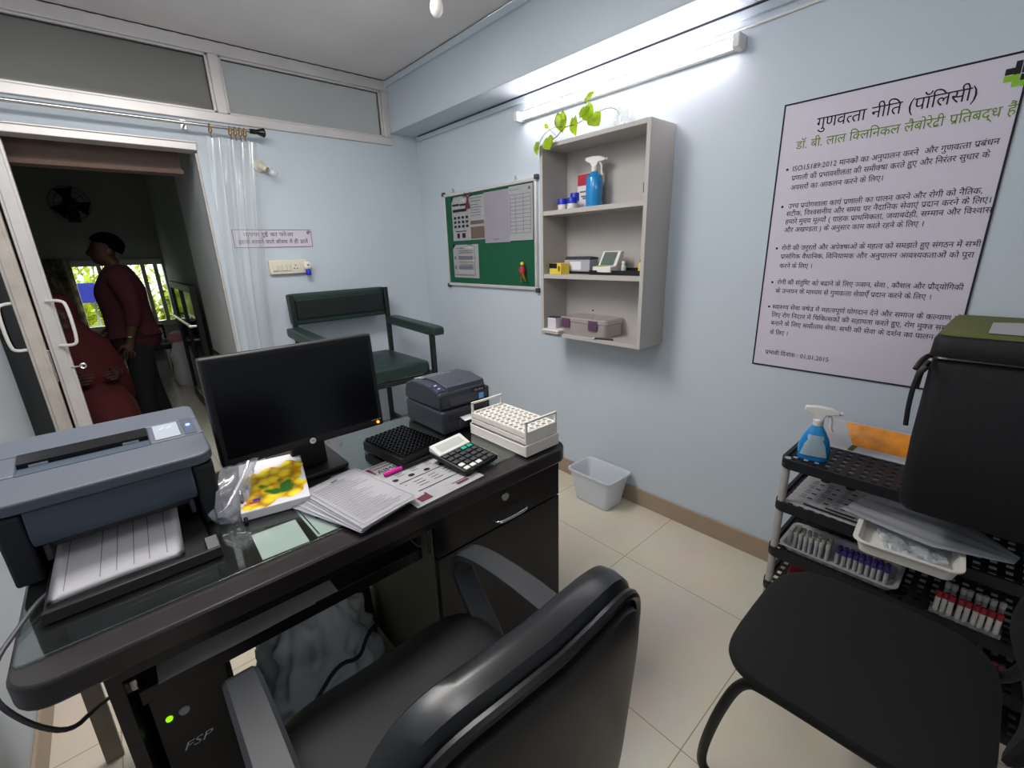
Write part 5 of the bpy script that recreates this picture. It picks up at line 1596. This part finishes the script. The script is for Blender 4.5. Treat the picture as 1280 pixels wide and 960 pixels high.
MB().box(-.035, -.012, -.133, -.126, .012, .045).build('front_latch', 'dark_grey', lb, bevel=.003)
MB().prism([(-.118, .02), (.11, .02), (.11, .145), (-.118, .135)], .100, .116, 'x').build('side_cover', 'label_body', lb, bevel=.005)

# ================================================================== EXECUTIVE CHAIR
ec = thing('office_chair', 'black leatherette office chair with looped armrests before the desk', 'chair', (.298, .60, 0))
MB().pad(.50, .50, .10, 4.5, 3.2, fn=lambda v: Vector((v.x, v.y + .03, v.z + .455 + .02 * (v.x / .25) ** 2 - .04 * max(0, v.y / .25) ** 3))).build('seat', 'leather_shaded', ec)
def backf(v):
    # v.x across, v.y up, v.z thickness
    zr = (v.y + .25) / .5
    y = -.262 - .035 * zr + .030 * (v.x / .225) ** 2
    return Vector((v.x, y - v.z, .455 + .505 * zr - .035 * (v.x / .225) ** 4 * zr))
MB().pad(.450, .50, .085, 5.0, 4.0, 10, 72, fn=backf).build('backrest', 'leather', ec)
MB().pad(.400, .445, .05, 5.5, 5, 8, 64, fn=lambda v: backf(Vector((v.x, v.y - .004, v.z + .033)))).build('back_shell', 'leather_back', ec)
pip = []
for k in range(64):
    a = 2 * math.pi * k / 64
    c, s = math.cos(a), math.sin(a)
    pip.append(backf(Vector((.209 * math.copysign(abs(c) ** (2 / 5.5), c), .233 * math.copysign(abs(s) ** (2 / 5.5), s) - .002, .036))))
MB().tube(pip, .0075, 8, closed=True).build('piping', 'black_gloss', ec)
for s in (-1, 1):
    path = smooth_path([(-.21, .640), (-.12, .665), (.05, .672), (.20, .655), (.262, .615), (.262, .56), (.20, .50), (.14, .455), (.10, .41)], 2)
    path = [Vector((0, p[0], p[1])) for p in [(q[0], q[1]) for q in path]]
    w_ = .030
    rr = []
    for i, p in enumerate(path):
        a = path[max(0, i - 1)]
        b_ = path[min(len(path) - 1, i + 1)]
        tg = (b_ - a).normalized()
        nn = Vector((0, -tg.z, tg.y))
        ww, hh = w_, .013
        x0 = s * (.262 - .018 * max(0, (i / len(path)) - .62) / .38)
        rr.append([Vector((x0 + ww * cx, 0, 0)) + p + nn * (hh * cz) for cx, cz in ((-1, -.6), (-.8, -1), (.8, -1), (1, -.6), (1, .5), (.75, 1), (-.75, 1), (-1, .5))])
    MB().rings(rr).build('armrest', 'arm_plastic', ec)
MB().box(-.10, .10, -.12, .14, .375, .405).box(-.27, -.08, .08, .13, .385, .405).box(.08, .27, .08, .13, .385, .405).build('mechanism', 'black', ec, bevel=.006)
MB().prism([(-.05, .38), (.0, .38), (-.215, .48), (-.225, .60), (-.25, .60), (-.25, .46)], -.03, .03, 'x').build('back_bracket', 'black', ec, bevel=.004)
MB().cyl((0, 0, .10), (0, 0, .25), .028, n=20).cyl((0, 0, .25), (0, 0, .38), .018, n=18).build('gas_column', 'black', ec)
m_ = MB()
for k in range(5):
    a = R(72 * k + 20)
    d = Vector((math.cos(a), math.sin(a), 0))
    m_.tube([Vector((0, 0, .105)), d * .14 + Vector((0, 0, .098)), d * .27 + Vector((0, 0, .075))], [.030, .024, .018], 10)
m_.build('star_base', 'black', ec)
for k in range(5):
    a = R(72 * k + 20)
    d = Vector((math.cos(a), math.sin(a), 0))
    n_ = Vector((-d.y, d.x, 0))
    c = d * .27
    m_ = MB()
    for s in (-1, 1):
        m_.cyl(c + n_ * (s * .008) + Vector((0, 0, .027)), c + n_ * (s * .024) + Vector((0, 0, .027)), .027, n=18)
    m_.cyl(c + Vector((0, 0, .03)), c + Vector((0, 0, .07)), .007, n=10)
    m_.build('caster', 'black', ec)

# ================================================================== VISITOR CHAIR
vc = thing('visitor_chair', 'black fabric visitor chair with tube frame beside plastic rack', 'chair', (1.14, .09, 0))
MB().pad(.50, .47, .075, 4.2, 2.8, fn=lambda v: Vector((v.x, v.y, v.z + .445 - .012 * math.cos(v.x / .25 * 1.5) * math.cos(v.y / .235 * 1.5) - .02 * max(0, v.y / .235) ** 3))).build('seat', 'fabric_black', vc)
for s in (-1, 1):
    p = smooth_path([(s * .20, -.33, .80), (s * .20, -.27, .50), (s * .20, -.24, .405), (s * .20, -.15, .398), (s * .20, .12, .398), (s * .20, .175, .385), (s * .205, .215, .25), (s * .205, .245, .08), (s * .205, .235, .016), (s * .205, .16, .0125), (s * .205, -.24, .0125)], 3)
    MB().tube(p, .0125, 12).build('tube_leg', 'black', vc)
MB().tube([(-.205, -.23, .0125), (.205, -.23, .0125)], .0125, 12).build('floor_bar', 'black', vc)
MB().box(-.20, .20, -.10, -.06, .398, .410).box(-.20, .20, .08, .12, .398, .410).build('seat_bracket', 'black', vc)
MB().pad(.46, .36, .05, 4.5, 3, fn=lambda v: Vector((v.x, -.300 - v.z - .08 * (v.y / .36) + .05 * (v.x / .23) ** 2, .70 + v.y))).build('backrest', 'fabric_black', vc)

# ================================================================== PLASTIC SHELF RACK
sr = thing('shelf_rack', 'black plastic tiered rack with grey posts against right wall', 'rack', (1.79, .06, 0))
RXH, RYH = .165, .385
TIERS = [.668, .502, .312, .160, .03]
for zt_ in TIERS:
    m_ = MB()
    ou, inn = rrect(-RXH, RXH, -RYH, RYH, .035), rrect(-RXH + .012, RXH - .012, -RYH + .012, RYH - .012, .026)
    z0, z1 = zt_ - .034, zt_
    m_.rings([[Vector((x, y, z0)) for x, y in ou], [Vector((x, y, z1)) for x, y in ou], [Vector((x, y, z1)) for x, y in inn], [Vector((x, y, z0 + .004)) for x, y in inn]], cap=False)
    zf = z1 - .010
    for k in range(24):
        y = -RYH + .014 + (2 * RYH - .028) * k / 23
        m_.box(-RXH + .010, RXH - .010, y - .0085, y + .0085, zf - .004, zf, rot=None)
    for k in range(9):
        x = -RXH + .014 + (2 * RXH - .028) * k / 8
        m_.box(x - .007, x + .007, -RYH + .010, RYH - .010, zf - .005, zf - .0005)
    m_.build('shelf', 'rack_black', sr)
for sx in (-1, 1):
    for sy in (-1, 1):
        m_ = MB()
        for a, b_ in zip([0] + TIERS[::-1], TIERS[::-1] + [TIERS[0] + .008]):
            if b_ - a > .03:
                m_.cyl((sx * (RXH - .020), sy * (RYH - .020), a), (sx * (RXH - .020), sy * (RYH - .020), b_ - .034), .0125, n=14)
        m_.cyl((sx * (RXH - .020), sy * (RYH - .020), TIERS[0] - .03), (sx * (RXH - .020), sy * (RYH - .020), TIERS[0] + .001), .012, .010, n=14)
        m_.build('post', 'rack_grey', sr)
TF = lambda k: TIERS[k] - .010
spray_bottle('spray_bottle', 'flat blue spray bottle with white trigger on top of rack', (1.720, .372, TF(0)), R(104), 'flat', 'blue_liquid', 0, .125, 'light_blue_label')
# printed packet
pk = thing('printed_packet', 'orange and white printed packet leaning against wall on rack', 'packet', (1.885, .255, TF(0)), 0)
lean = Matrix.Rotation(R(24), 3, 'Y')
def pkf(u, v):
    x = .012 * math.sin(math.pi * v) * math.sin(math.pi * u)
    return lean @ Vector((-x, (.5 - u) * .245, .105 * v - .0 * u)) + Vector((-.02, 0, .003))
MB().grid(pkf, 20, 8, thick=.012).build('wrapper', 'paper', pk, smooth=180)
m_ = MB()
m_.grid(lambda u, v: pkf(.20 + .76 * u + .16 * (1 - v) * (1 - u), .22 + .74 * v) + Vector((-.0012, 0, .0006)), 16, 6)
m_.build('orange_print', 'orange', pk, smooth=180)
m_ = MB()
m_.grid(lambda u, v: pkf(.30 + .07 * u + .05 * v, .03 + .2 * v) + Vector((-.0012, 0, .0006)), 4, 4)
m_.build('dark_print', 'olive', pk)
# second tier: leaflets, white tray, striped sheet
for k, (lbl, dx) in enumerate((('lower printed leaflet on the second rack shelf', .006), ('upper printed leaflet with black blocks on second rack shelf', 0))):
    o = thing('leaflet', lbl, 'leaflet', (1.790 + dx * .3, .300 + dx * .5, TF(1) + .001 + .004 * k), R(90 - 2 * k), group='leaflets on the second rack shelf')
    MB().grid(lambda u, v: Vector(((u - .5) * .23, (v - .5) * .275, .0015 * math.sin(v * 5 + k))), 4, 8, thick=.0022).build('page', 'paper', o)
t = MB()
z6 = .0040
t.box(-.10, .06, .112, .124, z6, z6 + .0003).box(-.085, .0, .090, .100, z6, z6 + .0003)
for c in range(4):
    for r in range(4):
        t.box(-.10 + .05 * r, -.085 + .05 * r, .06 - .045 * c, .068 - .045 * c, z6, z6 + .0003)
        lines(t, -.08 + .05 * r, -.06 + .05 * r, .045 - .045 * c, .07 - .045 * c, 3, z6, rr_, .003)
t.prism([(-.02 + .016 * math.cos(a), -.115 + .016 * math.sin(a)) for a in [j * math.pi / 8 for j in range(16)]], z6, z6 + .0003, 'z').prism([(.06 + .016 * math.cos(a), -.115 + .016 * math.sin(a)) for a in [j * math.pi / 8 for j in range(16)]], z6, z6 + .0003, 'z')
t.build('print', 'ink', o)
wt = thing('white_tray', 'shallow white plastic tray jutting from the second rack shelf', 'tray', (1.615, .078, TIERS[1] + .0003), R(4))
def tr_ring(a, b_, z, r): return [Vector((x, y, z)) for x, y in rrect(-a, a, -b_, b_, r)]
MB().rings([tr_ring(.105, .095, .001, .02), tr_ring(.112, .102, .004, .022), tr_ring(.122, .112, .040, .026), tr_ring(.130, .120, .042, .03), tr_ring(.130, .120, .046, .03), tr_ring(.118, .108, .044, .024), tr_ring(.108, .098, .008, .02)]).build('tray_body', 'rack_white', wt)
o = thing('plastic_pouch', 'shiny clear pouch lying in the white tray on rack', 'pouch', (1.60, .07, TIERS[1] + .010), R(20))
MB().grid(lambda u, v: Vector(((u - .5) * .15, (v - .5) * .14, .016 + .012 * noise.noise(Vector((u * 5, v * 5, 1))) + .006 * noise.noise(Vector((u * 14, v * 14, 3))))), 24, 24, thick=.002).build('film', 'milky', o, smooth=30)
o = thing('wrapped_sheet', 'grey ribbed sheet of wrapping lying over the white tray', 'sheet', (1.655, .055, TIERS[1] + .050), R(-14))
def wsf(u, v):
    tp = 1 - .75 * max(0, (u - .62) / .38)
    return Vector((.02 + (v - .5) * .20 * tp, .18 - .37 * u, .004 + .006 * math.sin(v * 24) * .35 + .014 * math.sin(u * 3) * (v - .3) + .012 * u))
MB().grid(wsf, 30, 40, thick=.0015).build('sheet', 'paper_grey', o, smooth=180)
# third tier: steel tray with vials, red-capped vials
vt = thing('steel_tray', 'shallow steel tray holding sample tubes on the third rack shelf', 'tray', (1.745, .245, TF(2)), 0)
MB().rings([tr_ring(.080, .155, .001, .02), tr_ring(.088, .163, .020, .024), tr_ring(.096, .171, .022, .026), tr_ring(.096, .171, .025, .026), tr_ring(.086, .161, .023, .022), tr_ring(.079, .154, .004, .018)]).build('tray_body', 'bright_steel', vt)
def vial_proto(nm, lbl, grp, body, cap, h, x, y, z):
    o = thing(nm, lbl, 'tube', (x, y, z), group=grp)
    MB().lathe([(0, 0), (.004, .001), (.0062, .005), (.0062, h)], n=12).build('tube', body, o)
    MB().lathe([(.0072, h - .004), (.0072, h + .012), (.006, h + .014), (0, h + .014)], n=12).build('cap', cap, o)
    return o
r_ = random.Random(11)
pr_ = {}
def vials(key, nm, lbl, grp, body, cap, h, xs, ys, z):
    for x in xs:
        for y in ys:
            X, Y = x + r_.uniform(-.002, .002), y + r_.uniform(-.002, .002)
            if key not in pr_:
                pr_[key] = vial_proto(nm, lbl, grp, body, cap, h, X, Y, z)
            else:
                dup(pr_[key], (X, Y, z))
vials('g', 'sample_tube', 'grey-capped sample tube in wall-end half of the steel tray', 'grey-capped sample tubes in the steel tray', 'vial', 'grey_shelf', .050, (1.69, 1.712, 1.734), [.39 - .0165 * k for k in range(8)], TF(2) + .0045)
vials('p', 'sample_tube', 'purple-capped sample tube in near half of the steel tray', 'purple-capped sample tubes in the steel tray', 'vial', 'purple', .048, (1.695, 1.717), [.243 - .0165 * k for k in range(9)], TF(2) + .0045)
rc = thing('vial_holder', 'low clear holder with red-capped tubes on third rack shelf', 'holder', (1.665, -.078, TF(2)))
MB().box(-.016, .016, -.075, .075, 0, .004).box(-.016, -.0145, -.075, .075, .004, .018).box(.0145, .016, -.075, .075, .004, .018).build('holder', 'clear', rc)
vials('r', 'sample_tube', 'red-capped sample tube in the low clear holder on rack', 'red-capped sample tubes on the rack', 'rack_white', 'red_cap', .055, (1.665,), [-.015 - .0158 * k for k in range(9)], TF(2) + .0045)
vials('w', 'sample_tube', 'white-capped sample tube standing behind the red-capped tubes', 'white-capped sample tubes on the rack', 'vial', 'white', .055, (1.735,), [-.03 - .0165 * k for k in range(8)], TF(2) + .0005)
vials('m', 'sample_tube', 'maroon-capped sample tube on the fourth rack shelf', 'maroon-capped sample tubes on the rack', 'vial', 'ink_maroon', .055, (1.665,), [-.06 - .0165 * k for k in range(8)], TF(3) + .0005)
o = thing('red_carton', 'red and white carton on the fourth rack shelf at its left end', 'box', (1.725, .335, TF(3)), R(6))
MB().box(-.05, .05, -.045, .045, 0, .055).build('carton', 'red', o, bevel=.002)
MB().box(-.0508, -.0502, .012, .0445, .004, .051).build('white_panel', 'paper', o)

# ================================================================== COOLER BAG
cb_ = thing('cooler_bag', 'large black insulated carry bag with olive lid on rack', 'bag', (1.725, -.12, TIERS[0]))
def bagring(a, b_, z, r, ox=0): return [Vector((x + ox, y, z)) for x, y in rrect(-a, a, -b_, b_, r, 5)]
MB().rings([bagring(.205, .225, .002, .03), bagring(.214, .236, .02, .035), bagring(.216, .240, .20, .035, -.004), bagring(.212, .238, .40, .035), bagring(.208, .235, .425, .035)]).build('body', 'bag_black', cb_, smooth=60)
MB().rings([bagring(.212, .240, .427, .035), bagring(.216, .243, .432, .036), bagring(.214, .241, .475, .036), bagring(.206, .233, .487, .034)]).build('lid', 'bag_black', cb_, smooth=60)
m_ = MB().rings([bagring(.207, .234, .4868, .034), bagring(.203, .230, .4905, .034), bagring(.12, .14, .493, .03)])
m_.build('lid_panel', 'olive', cb_, smooth=60)
m_ = MB().tube(bagring(.2135, .2415, .430, .036), .005, 8, closed=True)
m_.build('zip', 'black_gloss', cb_)
m_ = MB().tube(smooth_path([(-.20, .243, .43), (-.235, .25, .425), (-.255, .256, .405)], 2), .0065, 8)
m_.build('zip_pull', 'black', cb_)
m_ = MB().tube(smooth_path([(-.19, .240, .40), (-.198, .256, .375), (-.205, .258, .30), (-.205, .254, .24)], 2), .006, 8).tube(smooth_path([(-.17, .240, .41), (-.185, .252, .39), (-.195, .254, .34)], 2), .008, 8)
m_.build('strap', 'black', cb_)
card = MB().grid(lambda u, v: Vector((-.165 + .20 * v, .15 - .36 * u, .4945 + .004 * math.sin(u * 7) * v)), 14, 6, thick=.0012).build('label_card', 'paper', cb_, smooth=180)
t = MB()
for k in range(3):
    t.box(-.10 + .03 * k, -.096 + .03 * k, -.06 + .02 * k, .06, .4995, .5)
letter(t, 'Y', (-.06, .03, .5), (0, -1, 0), (1, 0, 0), .05, .04)
t.build('print', 'ink_grey', card)
MB().box(-.02, .01, -.12, -.03, .4995, .5003).build('red_print', 'red', card)
